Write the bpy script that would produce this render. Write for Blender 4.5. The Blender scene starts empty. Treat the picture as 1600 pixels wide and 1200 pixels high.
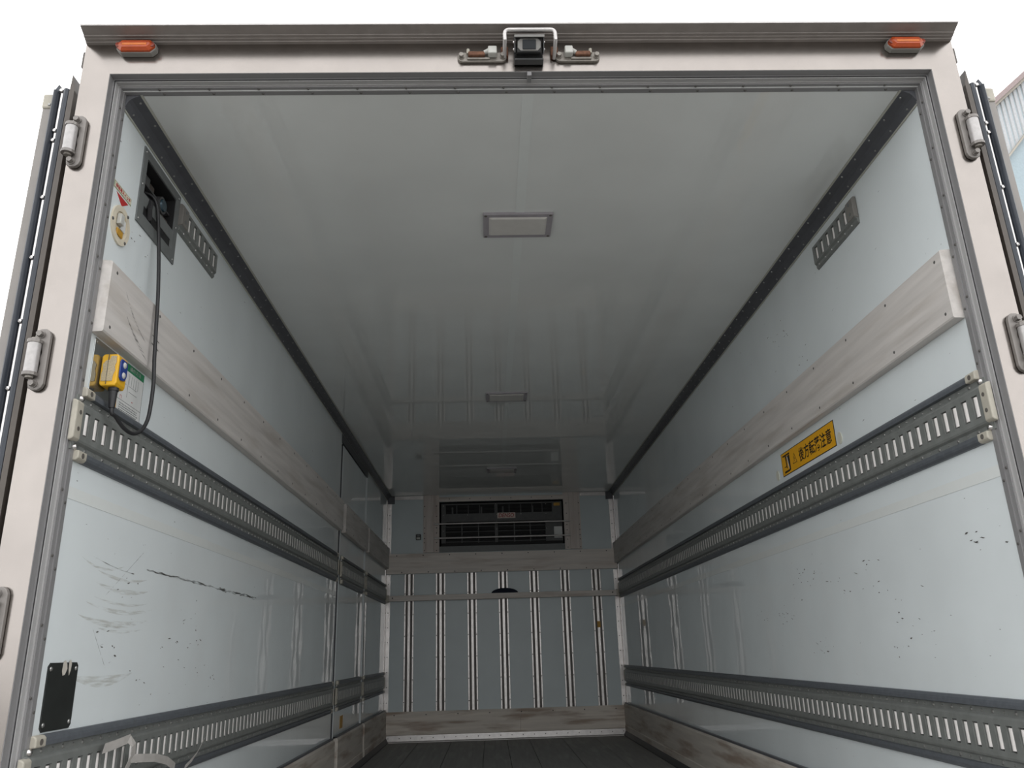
import bpy, bmesh, math, random
from mathutils import Vector, Matrix
random.seed(7)
S = bpy.context.scene
COL = S.collection

# ------------------------------------------------------------------ camera
F_PX = 1250.5331
PITCH, YAW, ROLL = math.radians(18.5123), math.radians(2.0448), math.radians(-1.7354)
CAM = Vector((-0.1322, -1.7839, 0.7333))
fwd = Vector((math.sin(YAW)*math.cos(PITCH), math.cos(YAW)*math.cos(PITCH), math.sin(PITCH)))
rt0 = Vector((math.cos(YAW), -math.sin(YAW), 0)); up0 = rt0.cross(fwd)
rt = math.cos(ROLL)*rt0 + math.sin(ROLL)*up0
up = -math.sin(ROLL)*rt0 + math.cos(ROLL)*up0
cd = bpy.data.cameras.new('camera'); cam = bpy.data.objects.new('camera', cd); COL.objects.link(cam)
M3 = Matrix((rt, up, -fwd)).transposed()
cam.matrix_world = Matrix.Translation(CAM) @ M3.to_4x4()
cd.sensor_fit = 'HORIZONTAL'; cd.sensor_width = 36.0; cd.lens = F_PX*36.0/1600.0
cd.clip_start = 0.05; cd.clip_end = 500
S.camera = cam

# ------------------------------------------------------------------ sky: bright white overcast, the same all round
w = bpy.data.worlds.new('overcast_sky'); S.world = w; w.use_nodes = True
bg = w.node_tree.nodes['Background']
bg.inputs['Color'].default_value = (1.0, 1.0, 1.0, 1)
bg.inputs['Strength'].default_value = 2.1
S.view_settings.view_transform = 'Standard'; S.view_settings.look = 'None'
S.view_settings.gamma = 1.0; S.view_settings.use_curve_mapping = False
S.view_settings.exposure = 0.0
cy = S.cycles
cy.max_bounces = 16; cy.diffuse_bounces = 10; cy.glossy_bounces = 8; cy.transmission_bounces = 6
cy.use_guiding = True; cy.use_surface_guiding = True; cy.guiding_training_samples = 24
cy.transparent_max_bounces = 12; cy.use_denoising = True; cy.sample_clamp_indirect = 4.0

# ------------------------------------------------------------------ main dimensions (metres; X right, Y into the box, Z up from box floor)
W, H, L = 1.10, 2.206, 6.0
OUT = 1.188
GROUND = -1.02

# ------------------------------------------------------------------ materials
def newmat(name):
    m = bpy.data.materials.new(name); m.use_nodes = True
    return m, m.node_tree.nodes, m.node_tree.links, m.node_tree.nodes['Principled BSDF']
def simple(name, col, rough=0.5, metal=0.0, var=0.06, scale=30.0, bump=0.0, spec=0.5):
    """one colour with slight procedural mottling"""
    m, N, K, P = newmat(name)
    P.inputs['Roughness'].default_value = rough; P.inputs['Metallic'].default_value = metal
    P.inputs['Specular IOR Level'].default_value = spec
    tc = N.new('ShaderNodeTexCoord'); nz = N.new('ShaderNodeTexNoise')
    nz.inputs['Scale'].default_value = scale; nz.inputs['Detail'].default_value = 4
    K.new(tc.outputs['Object'], nz.inputs['Vector'])
    rp = N.new('ShaderNodeMapRange'); rp.inputs[1].default_value = 0.3; rp.inputs[2].default_value = 0.7
    rp.inputs[3].default_value = 1-var; rp.inputs[4].default_value = 1+var
    K.new(nz.outputs['Fac'], rp.inputs[0])
    mx = N.new('ShaderNodeVectorMath'); mx.operation = 'SCALE'
    mx.inputs[0].default_value = col; K.new(rp.outputs[0], mx.inputs['Scale'])
    K.new(mx.outputs[0], P.inputs['Base Color'])
    if bump:
        b = N.new('ShaderNodeBump'); b.inputs['Strength'].default_value = bump; b.inputs['Distance'].default_value = 0.002
        K.new(nz.outputs['Fac'], b.inputs['Height']); K.new(b.outputs[0], P.inputs['Normal'])
    return m
def panel(name, col, rough, wav, specks):
    """glossy pale FRP panel, a little wavy, with chips and fine scratches"""
    m, N, K, P = newmat(name)
    P.inputs['Roughness'].default_value = rough; P.inputs['IOR'].default_value = 1.58
    tc = N.new('ShaderNodeTexCoord')
    n1 = N.new('ShaderNodeTexNoise'); n1.inputs['Scale'].default_value = 3.0; n1.inputs['Detail'].default_value = 3
    K.new(tc.outputs['Object'], n1.inputs['Vector'])
    mr = N.new('ShaderNodeMapRange'); mr.inputs[1].default_value = .3; mr.inputs[2].default_value = .7
    mr.inputs[3].default_value = .96; mr.inputs[4].default_value = 1.03
    K.new(n1.outputs['Fac'], mr.inputs[0])
    sc = N.new('ShaderNodeVectorMath'); sc.operation = 'SCALE'; sc.inputs[0].default_value = col
    K.new(mr.outputs[0], sc.inputs['Scale'])
    mp = N.new('ShaderNodeMapping'); mp.inputs['Scale'].default_value = (1, 14, 60)
    K.new(tc.outputs['Object'], mp.inputs['Vector'])
    n2 = N.new('ShaderNodeTexNoise'); n2.inputs['Scale'].default_value = 2.2; n2.inputs['Detail'].default_value = 2
    K.new(mp.outputs[0], n2.inputs['Vector'])
    r2 = N.new('ShaderNodeMapRange'); r2.inputs[1].default_value = .765; r2.inputs[2].default_value = .79
    r2.inputs[3].default_value = 0; r2.inputs[4].default_value = specks
    K.new(n2.outputs['Fac'], r2.inputs[0])
    mix = N.new('ShaderNodeMix'); mix.data_type = 'RGBA'
    K.new(r2.outputs[0], mix.inputs['Factor']); K.new(sc.outputs[0], mix.inputs['A'])
    mix.inputs['B'].default_value = (0.16, 0.16, 0.16, 1)
    K.new(mix.outputs['Result'], P.inputs['Base Color'])
    if wav == 0: return m
    n3 = N.new('ShaderNodeTexNoise'); n3.inputs['Scale'].default_value = 5.0; n3.inputs['Detail'].default_value = 1
    K.new(tc.outputs['Object'], n3.inputs['Vector'])
    b = N.new('ShaderNodeBump'); b.inputs['Strength'].default_value = 1.0; b.inputs['Distance'].default_value = wav
    K.new(n3.outputs['Fac'], b.inputs['Height']); K.new(b.outputs[0], P.inputs['Normal'])
    return m
def board(name, col, axis, stain, dirt=(0.20, 0.10, 0.045), lo=.52, hi=.70):
    """painted plywood, grain and rusty stains running along the board"""
    m, N, K, P = newmat(name)
    P.inputs['Roughness'].default_value = .62; P.inputs['Specular IOR Level'].default_value = .3
    tc = N.new('ShaderNodeTexCoord')
    def streak(sc_long, sc_cross, scale, detail):
        mp = N.new('ShaderNodeMapping'); s = [sc_cross]*3; s[axis] = sc_long
        mp.inputs['Scale'].default_value = s; K.new(tc.outputs['Object'], mp.inputs['Vector'])
        n = N.new('ShaderNodeTexNoise'); n.inputs['Scale'].default_value = scale; n.inputs['Detail'].default_value = detail
        K.new(mp.outputs[0], n.inputs['Vector']); return n
    g = streak(1.2, 22, 2.0, 6); st = streak(1.3, 11.0, 1.6, 7)
    mr = N.new('ShaderNodeMapRange'); mr.inputs[1].default_value = .3; mr.inputs[2].default_value = .7
    mr.inputs[3].default_value = .88; mr.inputs[4].default_value = 1.07; K.new(g.outputs['Fac'], mr.inputs[0])
    sc = N.new('ShaderNodeVectorMath'); sc.operation = 'SCALE'; sc.inputs[0].default_value = col
    K.new(mr.outputs[0], sc.inputs['Scale'])
    r2 = N.new('ShaderNodeMapRange'); r2.inputs[1].default_value = lo; r2.inputs[2].default_value = hi
    r2.inputs[3].default_value = 0; r2.inputs[4].default_value = stain; K.new(st.outputs['Fac'], r2.inputs[0])
    mix = N.new('ShaderNodeMix'); mix.data_type = 'RGBA'; K.new(r2.outputs[0], mix.inputs['Factor'])
    K.new(sc.outputs[0], mix.inputs['A']); mix.inputs['B'].default_value = (*dirt, 1)
    K.new(mix.outputs['Result'], P.inputs['Base Color'])
    b = N.new('ShaderNodeBump'); b.inputs['Strength'].default_value = .25; b.inputs['Distance'].default_value = .002
    K.new(g.outputs['Fac'], b.inputs['Height']); K.new(b.outputs[0], P.inputs['Normal'])
    return m
def smear(name, col, amount, axis=1):
    """see-through rubbed-on mark"""
    m, N, K, P = newmat(name)
    P.inputs['Base Color'].default_value = (*col, 1); P.inputs['Roughness'].default_value = .4
    tc = N.new('ShaderNodeTexCoord'); mp = N.new('ShaderNodeMapping')
    mp.inputs['Scale'].default_value = (1, 9, 90); K.new(tc.outputs['Object'], mp.inputs['Vector'])
    n = N.new('ShaderNodeTexNoise'); n.inputs['Scale'].default_value = 2; n.inputs['Detail'].default_value = 5
    K.new(mp.outputs[0], n.inputs['Vector'])
    r = N.new('ShaderNodeMapRange'); r.inputs[1].default_value = .38; r.inputs[2].default_value = .66
    r.inputs[3].default_value = 0; r.inputs[4].default_value = amount; K.new(n.outputs['Fac'], r.inputs[0])
    K.new(r.outputs[0], P.inputs['Alpha'])
    return m

M = {}
M['panel'] = panel('pale_blue_panel', (0.735, 0.785, 0.80), .02, .0005, .8)
M['panel_back'] = panel('blue_grey_bulkhead', (0.60, 0.665, 0.685), .30, .0, .0)
M['panel_back'].node_tree.nodes['Principled BSDF'].inputs['Specular IOR Level'].default_value = .18
M['ceil'] = panel('pale_grey_ceiling', (0.735, 0.755, 0.745), .012, .0, .0)
M['joint'] = simple('joint_filler', (0.735, 0.765, 0.755), .10, var=.01)
M['steel'] = simple('brushed_stainless', (0.335, 0.308, 0.288), .23, 1.0, var=.05, scale=9, bump=.03)
M['alu'] = simple('grey_aluminium', (0.245, 0.242, 0.245), .48, .2, var=.03, scale=4)
M['alu_mid'] = simple('pale_jamb_aluminium', (0.40, 0.395, 0.395), .45, .2, var=.03, scale=4)
M['visor'] = simple('dull_visor_metal', (0.27, 0.245, 0.23), .5, .2, var=.08)
M['rib'] = simple('rib_aluminium', (0.62, 0.595, 0.58), .34, .6, var=.08)
M['alu_light'] = simple('pale_aluminium', (0.55, 0.53, 0.52), .35, .35, var=.08)
M['trim'] = simple('dark_cove_trim', (0.085, 0.088, 0.098), .42, 0, var=.08)
M['sealant'] = simple('sealant_bead', (0.42, 0.42, 0.37), .6)
M['rail'] = simple('grey_rail_paint', (0.185, 0.195, 0.187), .42, .1, var=.10, scale=40)
M['rubber'] = simple('blue_grey_bumper', (0.095, 0.105, 0.118), .45, 0, var=.12, scale=60)
M['black'] = simple('black_rubber', (0.018, 0.018, 0.020), .5)
M['gasket'] = simple('door_gasket', (0.035, 0.042, 0.055), .45)
M['brown'] = simple('brown_seal', (0.085, 0.072, 0.062), .5)
M['cap'] = simple('beige_plastic', (0.42, 0.395, 0.335), .5, var=.10)
M['bar'] = simple('white_slot_bar', (0.80, 0.77, 0.75), .35, var=.04)
M['hole'] = simple('dark_hole', (0.10, 0.09, 0.08), .7)
M['railcap'] = simple('short_rail_cap', (0.20, 0.19, 0.175), .5)
M['chrome'] = simple('bright_bolt', (0.60, 0.58, 0.57), .22, 1.0)
M['zinc'] = simple('dull_screw', (0.33, 0.33, 0.32), .35, .8)
M['darkscrew'] = simple('dark_screw', (0.10, 0.095, 0.09), .5, .3)
M['hinge'] = simple('hinge_casting', (0.215, 0.20, 0.188), .42, .5, var=.08)
M['knuckle'] = simple('worn_hinge_barrel', (0.43, 0.415, 0.41), .4, .45, var=.10, scale=80)
M['doorskin'] = simple('door_edge_aluminium', (0.25, 0.235, 0.222), .5, .3, var=.08, scale=8)
M['board_y'] = board('scuffed_grey_board', (0.60, 0.57, 0.545), 1, .35, dirt=(.30, .25, .20))
M['board_low_y'] = board('stained_grey_board', (0.60, 0.555, 0.50), 1, .55, lo=.50, hi=.66)
M['board_x'] = board('scuffed_grey_back_board', (0.74, 0.69, 0.645), 0, .40, dirt=(.30, .21, .15))
M['board_low_x'] = board('rust_stained_back_board', (0.70, 0.645, 0.58), 0, .58, lo=.50, hi=.64)
M['board_z'] = board('weathered_cover_plate', (0.66, 0.60, 0.565), 2, .35, dirt=(.30, .21, .17))
M['floor'] = board('worn_black_floor', (0.27, 0.265, 0.253), 1, .6, dirt=(.38, .375, .36))
M['groove'] = simple('brown_groove', (0.13, 0.115, 0.105), .5)
M['unit'] = simple('dark_unit_plastic', (0.055, 0.056, 0.058), .45)
M['unit_grey'] = simple('unit_front_grey', (0.085, 0.088, 0.088), .5, var=.12)
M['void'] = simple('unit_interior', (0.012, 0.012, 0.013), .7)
M['amber'] = simple('amber_lens', (0.42, 0.065, 0.015), .18, var=.12)
M['amber_dark'] = simple('amber_lens_rim', (0.20, 0.025, 0.010), .2, var=.12)
M['amber_hot'] = simple('amber_reflector', (0.62, 0.15, 0.01), .2)
M['lampbase'] = simple('lamp_base', (0.22, 0.215, 0.20), .5)
M['yellow'] = simple('yellow_housing', (0.72, 0.40, 0.015), .35)
M['tan'] = simple('tan_grip_label', (0.42, 0.35, 0.23), .7, var=.2, scale=300)
M['blue'] = simple('blue_button_panel', (0.015, 0.045, 0.23), .3)
M['white'] = simple('white_plastic', (0.50, 0.50, 0.47), .4)
M['paper'] = simple('white_sticker', (0.66, 0.67, 0.66), .45, var=.02)
M['green'] = simple('green_print', (0.01, 0.19, 0.08), .4)
M['signyellow'] = simple('sign_yellow', (0.80, 0.40, 0.01), .4, var=.03)
M['ink'] = simple('black_ink', (0.012, 0.010, 0.010), .5)
M['red'] = simple('red_print', (0.45, 0.02, 0.02), .45)
M['cream'] = simple('cream_plastic', (0.66, 0.60, 0.48), .4)
M['plate_mirror'] = simple('polished_grey_plate', (0.48, 0.50, 0.495), .04, .9, var=.03)
M['blackplate'] = simple('matt_black_plate', (0.016, 0.018, 0.017), .48, var=.2, scale=25)
M['chip'] = simple('paint_chip', (0.50, 0.47, 0.42), .7)
M['frame_grey'] = simple('recess_frame_grey', (0.155, 0.165, 0.165), .5, .1)
M['navy'] = simple('navy_cloth', (0.010, 0.014, 0.030), .9)
M['lightframe'] = simple('lamp_surround', (0.34, 0.32, 0.345), .35)
M['lens'] = simple('lamp_diffuser', (0.60, 0.585, 0.56), .30, var=.03)
M['tape'] = simple('peeling_tape', (0.42, 0.40, 0.38), .4, var=.1)
M['rust'] = simple('rusty_latch', (0.16, 0.075, 0.045), .8, .2, var=.3, scale=120)
M['lockmetal'] = simple('dull_latch_plate', (0.27, 0.25, 0.225), .45, .5, var=.15, scale=90)
M['lensglass'] = simple('camera_glass', (0.03, 0.035, 0.04), .08)
M['camface'] = simple('camera_face', (0.28, 0.275, 0.265), .4)
M['concrete'] = simple('yard_concrete', (0.21, 0.205, 0.195), .85, var=.12, scale=2)
M['clad'] = simple('grey_cladding', (0.46, 0.475, 0.49), .5, .1)
M['bluewall'] = simple('pale_blue_wall', (0.34, 0.42, 0.46), .4)
M['roofedge'] = simple('pinkish_roof_edge', (0.30, 0.235, 0.23), .5)
M['eave'] = simple('cream_eave', (0.38, 0.35, 0.30), .5)
M['outer'] = simple('white_body_skin', (0.70, 0.70, 0.69), .3)
M['smear_brown'] = smear('brown_smear', (0.46, 0.425, 0.35), .30)
M['smear_faint'] = smear('faint_rub', (0.20, 0.19, 0.18), .45)
M['smear_dark'] = smear('dark_scrape', (0.05, 0.045, 0.04), .95)
M['fleck'] = simple('chipped_spot', (0.10, 0.095, 0.09), .7)
M['lensblue'] = simple('recess_coupling', (0.03, 0.06, 0.08), .25, .3)
M['ochre'] = simple('ochre_sticker', (0.50, 0.27, 0.03), .5)
M['pinkplate'] = simple('badge_plate', (0.62, 0.50, 0.45), .4)
M['badge_red'] = simple('badge_red', (0.33, 0.035, 0.03), .4)
M['patch'] = simple('yellowed_filler', (0.60, 0.60, 0.52), .45, var=.06)

# ------------------------------------------------------------------ mesh helpers
WLOC = {}
class MB:
    def __init__(s): s.v = []; s.f = []
    def add(s, vs, fs):
        n = len(s.v); s.v += [tuple(v) for v in vs]; s.f += [tuple(i+n for i in f) for f in fs]; return s
    def box(s, x0, x1, y0, y1, z0, z1):
        return s.add([(x, y, z) for x in (x0, x1) for y in (y0, y1) for z in (z0, z1)],
                     [(0, 1, 3, 2), (4, 6, 7, 5), (0, 4, 5, 1), (2, 3, 7, 6), (0, 2, 6, 4), (1, 5, 7, 3)])
    def prism(s, poly, ax, a, b):
        def P(p, t): return (t, p[0], p[1]) if ax == 'x' else (p[0], t, p[1]) if ax == 'y' else (p[0], p[1], t)
        n = len(poly)
        return s.add([P(p, a) for p in poly]+[P(p, b) for p in poly],
                     [tuple(range(n))[::-1], tuple(range(n, 2*n))]+[(i, (i+1) % n, n+(i+1) % n, n+i) for i in range(n)])
    def cyl(s, p0, p1, r0, r1=None, n=12):
        r1 = r0 if r1 is None else r1
        p0, p1 = Vector(p0), Vector(p1); d = (p1-p0).normalized()
        a = d.orthogonal().normalized(); b = d.cross(a)
        A = [p0+r0*(math.cos(t)*a+math.sin(t)*b) for t in [2*math.pi*i/n for i in range(n)]]
        B = [p1+r1*(math.cos(t)*a+math.sin(t)*b) for t in [2*math.pi*i/n for i in range(n)]]
        return s.add(A+B, [tuple(range(n))[::-1], tuple(range(n, 2*n))]+[(i, (i+1) % n, n+(i+1) % n, n+i) for i in range(n)])
    def tube(s, pts, r, n=8):
        pts = [Vector(p) for p in pts]; rings = []; a = None
        for i, p in enumerate(pts):
            d = (pts[min(i+1, len(pts)-1)]-pts[max(i-1, 0)]).normalized()
            a = d.orthogonal().normalized() if a is None else (a-d*a.dot(d)).normalized()
            b = d.cross(a)
            rings.append([p+r*(math.cos(2*math.pi*k/n)*a+math.sin(2*math.pi*k/n)*b) for k in range(n)])
        V = [v for R in rings for v in R]; Fc = []
        for i in range(len(pts)-1):
            for k in range(n):
                Fc.append((i*n+k, i*n+(k+1) % n, (i+1)*n+(k+1) % n, (i+1)*n+k))
        Fc += [tuple(range(n))[::-1], tuple(range((len(pts)-1)*n, len(pts)*n))]
        return s.add(V, Fc)
    def dome(s, c, nrm, r, h, n=8, rings=2):
        c = Vector(c); d = Vector(nrm).normalized(); a = d.orthogonal().normalized(); b = d.cross(a)
        V = []; Fc = []
        for j in range(rings):
            t = j/rings*math.pi/2
            for k in range(n):
                u = 2*math.pi*k/n
                V.append(c+d*h*math.sin(t)+r*math.cos(t)*(math.cos(u)*a+math.sin(u)*b))
        V.append(c+d*h)
        for j in range(rings-1):
            for k in range(n): Fc.append((j*n+k, j*n+(k+1) % n, (j+1)*n+(k+1) % n, (j+1)*n+k))
        for k in range(n): Fc.append(((rings-1)*n+k, (rings-1)*n+(k+1) % n, rings*n))
        Fc.append(tuple(range(n))[::-1])
        return s.add(V, Fc)
    def build(s, name, mat, parent=None, bevel=0, smooth=False, seg=2, recalc=True):
        me = bpy.data.meshes.new(name)
        off = WLOC[parent.name] if parent else Vector((0, 0, 0))
        me.from_pydata([Vector(v)-off for v in s.v], [], s.f)
        if recalc:
            bm = bmesh.new(); bm.from_mesh(me); bmesh.ops.recalc_face_normals(bm, faces=bm.faces); bm.to_mesh(me); bm.free()
        me.materials.append(M[mat])
        if smooth:
            for p in me.polygons: p.use_smooth = True
        o = bpy.data.objects.new(name, me); COL.objects.link(o)
        if parent: o.parent = parent
        WLOC[o.name] = off.copy()
        if bevel:
            b = o.modifiers.new('edge', 'BEVEL'); b.width = bevel; b.segments = seg; b.limit_method = 'ANGLE'
        if smooth:
            try: me.set_sharp_from_angle(angle=math.radians(40))
            except Exception: pass
        return o
def tag(o, label, cat, group=None, kind=None):
    o['label'] = label; o['category'] = cat
    if group: o['group'] = group
    if kind: o['kind'] = kind
    return o
def thing(name, loc, label, cat, group=None):
    o = bpy.data.objects.new(name, None); o.empty_display_size = .05; COL.objects.link(o); o.location = loc
    WLOC[o.name] = Vector(loc); return tag(o, label, cat, group)
def stuff(o): o['kind'] = 'stuff'; return o
def place(mesh_obj_data, name, parent, wloc):
    """another object sharing mesh data, at a world position, under parent"""
    o = bpy.data.objects.new(name, mesh_obj_data); COL.objects.link(o); o.parent = parent
    o.location = Vector(wloc)-WLOC[parent.name]; WLOC[o.name] = Vector(wloc); return o
def sharedmesh(mb, name, mat, smooth=False):
    me = bpy.data.meshes.new(name); me.from_pydata(mb.v, [], mb.f)
    bm = bmesh.new(); bm.from_mesh(me); bmesh.ops.recalc_face_normals(bm, faces=bm.faces); bm.to_mesh(me); bm.free()
    me.materials.append(M[mat])
    if smooth:
        for p in me.polygons: p.use_smooth = True
    return me
def lettering(text, parent, mat, origin, xdir, ydir, size, name='lettering', width=None, bold=0.0, shear=0.0, thick=.0006):
    """flat print: text centred on origin, running along xdir, upright along ydir"""
    cu = bpy.data.curves.new('txt', 'FONT'); cu.body = text; cu.size = size; cu.align_x = 'CENTER'; cu.align_y = 'CENTER'
    cu.offset = bold; cu.shear = shear; cu.extrude = 0; cu.resolution_u = 3
    t = bpy.data.objects.new('txt', cu); COL.objects.link(t)
    bpy.context.view_layer.update()
    me = bpy.data.meshes.new_from_object(t.evaluated_get(bpy.context.evaluated_depsgraph_get()))
    bpy.data.objects.remove(t); bpy.data.curves.remove(cu)
    xs = [v.co.x for v in me.vertices]; ys = [v.co.y for v in me.vertices]
    if not xs: return None
    cx, cyy = (min(xs)+max(xs))/2, (min(ys)+max(ys))/2
    k = (width/(max(xs)-min(xs))) if width else 1.0
    xd, yd = Vector(xdir), Vector(ydir); nd = xd.cross(yd); o0 = Vector(origin)-WLOC[parent.name]
    for v in me.vertices:
        v.co = o0+xd*((v.co.x-cx)*k)+yd*(v.co.y-cyy)+nd*thick
    me.materials.clear(); me.materials.append(M[mat]); me.name = name
    o = bpy.data.objects.new(name, me); COL.objects.link(o); o.parent = parent; WLOC[o.name] = WLOC[parent.name].copy()
    return o
def X(s, d): return s*(W-d)            # d = distance proud of the side wall on side s (-1 left, +1 right)
def sbox(mb, s, d0, d1, y0, y1, z0, z1):
    a, b = sorted((X(s, d0), X(s, d1))); return mb.box(a, b, y0, y1, z0, z1)
def sprism(mb, s, poly, y0, y1):       # poly in (d, z)
    return mb.prism([(X(s, d), z) for d, z in poly], 'y', y0, y1)
SIDE = {-1: 'left', 1: 'right'}

# ================================================================== STRUCTURE
g = MB().box(-40, 40, -40, 40, GROUND-.2, GROUND).build('ground', 'concrete')
tag(g, 'grey concrete yard below the lorry body', 'ground', kind='structure')

# floor: planks with joints
fl = MB().box(-W-.03, W+.03, 0.0, L+.06, -.12, -.012).build('floor', 'floor')
tag(fl, 'worn black plank floor of the cargo box', 'floor', kind='structure')
seams = [-W, -.777, -.487, -.195, .002, .200, .490, .777, W]
for a, b in zip(seams[:-1], seams[1:]):
    MB().box(a+.002, b-.002, .03, L, -.012, 0).build('floor_plank', 'floor', fl, bevel=.001)
MB().box(-OUT, OUT, -.03, .03, -.14, .0).build('sill_strip', 'steel', fl)

# side walls
def wall_box(mb, x0, x1, y0, y1, z0, z1, holes=()):
    """box wall with rectangular through holes (y0,y1,z0,z1)"""
    if not holes: return mb.box(x0, x1, y0, y1, z0, z1)
    hy0, hy1, hz0, hz1 = holes[0]
    mb.box(x0, x1, y0, hy0, z0, z1); mb.box(x0, x1, hy1, y1, z0, z1)
    mb.box(x0, x1, hy0, hy1, z0, hz0); return mb.box(x0, x1, hy0, hy1, hz1, z1)
GAP0, DOOR0, DOOR1, GAP1 = 3.47, 3.56, 4.585, 4.66
mb = MB()
wall_box(mb, -1.16, -W, .05, GAP0, -.02, 2.25, [(.236, .464, 1.94, 2.122)])
mb.box(-1.16, -W, GAP1, L, -.02, 2.25)
mb.box(-1.16, -W-.004, GAP0, GAP1, 2.115, 2.25)
wl = mb.build('wall_left', 'panel', recalc=False)
tag(wl, 'pale blue grey panelled left wall of the cargo box', 'wall', kind='structure')
MB().box(-1.18, -1.145, GAP0-.01, GAP1+.01, -.02, 2.12).build('door_reveal', 'trim', wl)
MB().box(-1.184, -1.160, .02, L, -.12, 2.30).build('outer_skin', 'outer', wl)
MB().box(-1.100, -1.099, .05, 3.46, 1.100, 1.128).build('joint_strip', 'joint', wl)
wr = MB().box(W, 1.16, .05, L, -.02, 2.25).build('wall_right', 'panel')
tag(wr, 'pale blue grey panelled right wall of the cargo box', 'wall', kind='structure')
MB().box(1.160, 1.184, .02, L, -.12, 2.30).build('outer_skin', 'outer', wr)
MB().box(1.099, 1.100, .05, L, 1.100, 1.128).build('joint_strip', 'joint', wr)

ce = MB().box(-W-.03, W+.03, .05, L+.05, H, H+.09).build('ceiling', 'ceil')
tag(ce, 'glossy pale grey ceiling of the cargo box', 'ceiling', kind='structure')
MB().box(-.013, .019, .06, L, H-.0012, H).build('joint_strip', 'joint', ce)
MB().box(-1.184, 1.184, .02, L+.1, H+.09, H+.11).build('roof_skin', 'outer', ce)

# back wall with the opening for the cooling unit
UX0, UX1, UZ0, UZ1 = -.600, .612, 1.660, 2.145
mb = MB()
mb.box(-W-.03, UX0, L, L+.06, -.02, 2.25); mb.box(UX1, W+.03, L, L+.06, -.02, 2.25)
mb.box(UX0, UX1, L, L+.06, -.02, UZ0); mb.box(UX0, UX1, L, L+.06, UZ1, 2.25)
wb = mb.build('wall_back', 'panel_back', recalc=False)
tag(wb, 'pale blue grey front bulkhead at the far end of the cargo box', 'wall', kind='structure')
for i in range(7):
    c = -.88+.2945*i
    r = MB()
    for a, b, d in ((-.045, -.031, .012), (-.012, .012, .014), (.031, .045, .012)):
        r.box(c+a, c+b, L-d, L, .25, 1.46)
    rib = r.build('rib', 'rib', wb, bevel=.0015, recalc=False)
    MB().box(c-.032, c+.032, L-.004, L, .25, 1.46).build('groove', 'groove', rib)
    rv = MB()
    for z in [.33+.19*k for k in range(6)]:
        for e in (-.038, .038): rv.dome((c+e, L-.012, z), (0, -1, 0), .005, .003, 6)
    stuff(rv.build('rivet_row', 'darkscrew', rib))
# corner angles
for s in (-1, 1):
    a = MB()
    x0, x1 = sorted((s*W, s*(W-.042)))
    a.box(x0, x1, L-.005, L, .25, 1.455); a.box(x0, x1, L-.005, L, 1.65, H-.004)
    x0, x1 = sorted((s*W, s*(W-.005)))
    a.box(x0, x1, L-.060, L, .25, 1.50); a.box(x0, x1, L-.060, L, 1.71, H-.05)
    o = a.build('corner_angle', 'rib', wb, recalc=False)
    rv = MB()
    for z in [.33+.13*k for k in range(15)]:
        if 1.45 < z < 1.66: continue
        rv.dome((s*(W-.024), L-.005, z), (0, -1, 0), .005, .003, 6)
        if not 1.5 < z < 1.72: rv.dome((s*(W-.005), L-.036, z), (-s, 0, 0), .005, .003, 6)
    stuff(rv.build('rivet_row', 'darkscrew', o))
# edging round the cooling unit opening
def plate(name, x0, x1, z0, z1, d, mat):
    return MB().box(x0, x1, L-d, L, z0, z1).build(name, mat, wb, bevel=.001)
plate('cover_plate', -.728, -.651, 1.655, H-.001, .024, 'board_z'); plate('cover_plate', .664, .745, 1.655, H-.001, .024, 'board_z')
for a, b in ((-.651, -.598), (.610, .664), (-.752, -.728), (.745, .772)):
    o = plate('edge_strip', a, b, 1.655, H-.001, .012, 'board_z')
    rv = MB()
    for z in (1.675, 1.75, 1.79, 1.84, 1.89, 2.0, 2.10): rv.dome(((a+b)/2, L-.012, z), (0, -1, 0), .0055, .003, 6)
    stuff(rv.build('rivet_row', 'darkscrew', o))
o = plate('top_strip', -.598, .610, 2.140, 2.185, .016, 'board_x')
rv = MB()
for k in range(6): rv.dome((-.5+.2*k, L-.016, 2.165), (0, -1, 0), .005, .003, 6)
stuff(rv.build('rivet_row', 'darkscrew', o))
plate('top_strip', -1.03, -.755, 2.168, 2.203, .010, 'alu_light'); plate('top_strip', .775, 1.03, 2.168, 2.203, .010, 'alu_light')
for s in (-1, 1):
    MB().box(*sorted((s*1.03, s*W)), L-.014, L, 2.13, H-.002).build('corner_gusset', 'trim', wb, bevel=.002)
plate('lower_sill', UX0, UX1, 1.655, 1.712, .004, 'frame_grey')
MB().box(.873, .903, L-.018, L-.014, .93, .985).build('tape_patch', 'ochre', wb)

# baseboards
def dots(pts, nrm, r=.004, h=.0015, mat='darkscrew', parent=None, name='screw_row'):
    m = MB()
    for p in pts: m.dome(p, nrm, r, h, 6)
    return stuff(m.build(name, mat, parent))
bb = MB().box(-1.085, 1.085, L-.016, L, .0, .25).build('baseboard_back', 'board_low_x')
tag(bb, 'rust stained wooden kick board along the foot of the far bulkhead', 'baseboard', kind='structure')
for a, b in ((-1.085, .128), (.131, 1.085)):
    MB().box(a, b, L-.030, L-.016, .062, .252).build('board', 'board_low_x', bb, bevel=.001)
MB().prism([(L-.016, .058), (L-.036, .058), (L-.042, .012), (L-.060, .004), (L-.060, 0), (L-.016, 0)], 'x', -1.08, 1.08).build('floor_angle', 'alu_light', bb)
dots([(-1.05+.1*k, L-.040, .036) for k in range(22)], (0, -1, .1), .005, .003, parent=bb)
dots([(-1.0+.285*k, L-.030, .225) for k in range(8)], (0, -1, 0), .006, .001, parent=bb)
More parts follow.
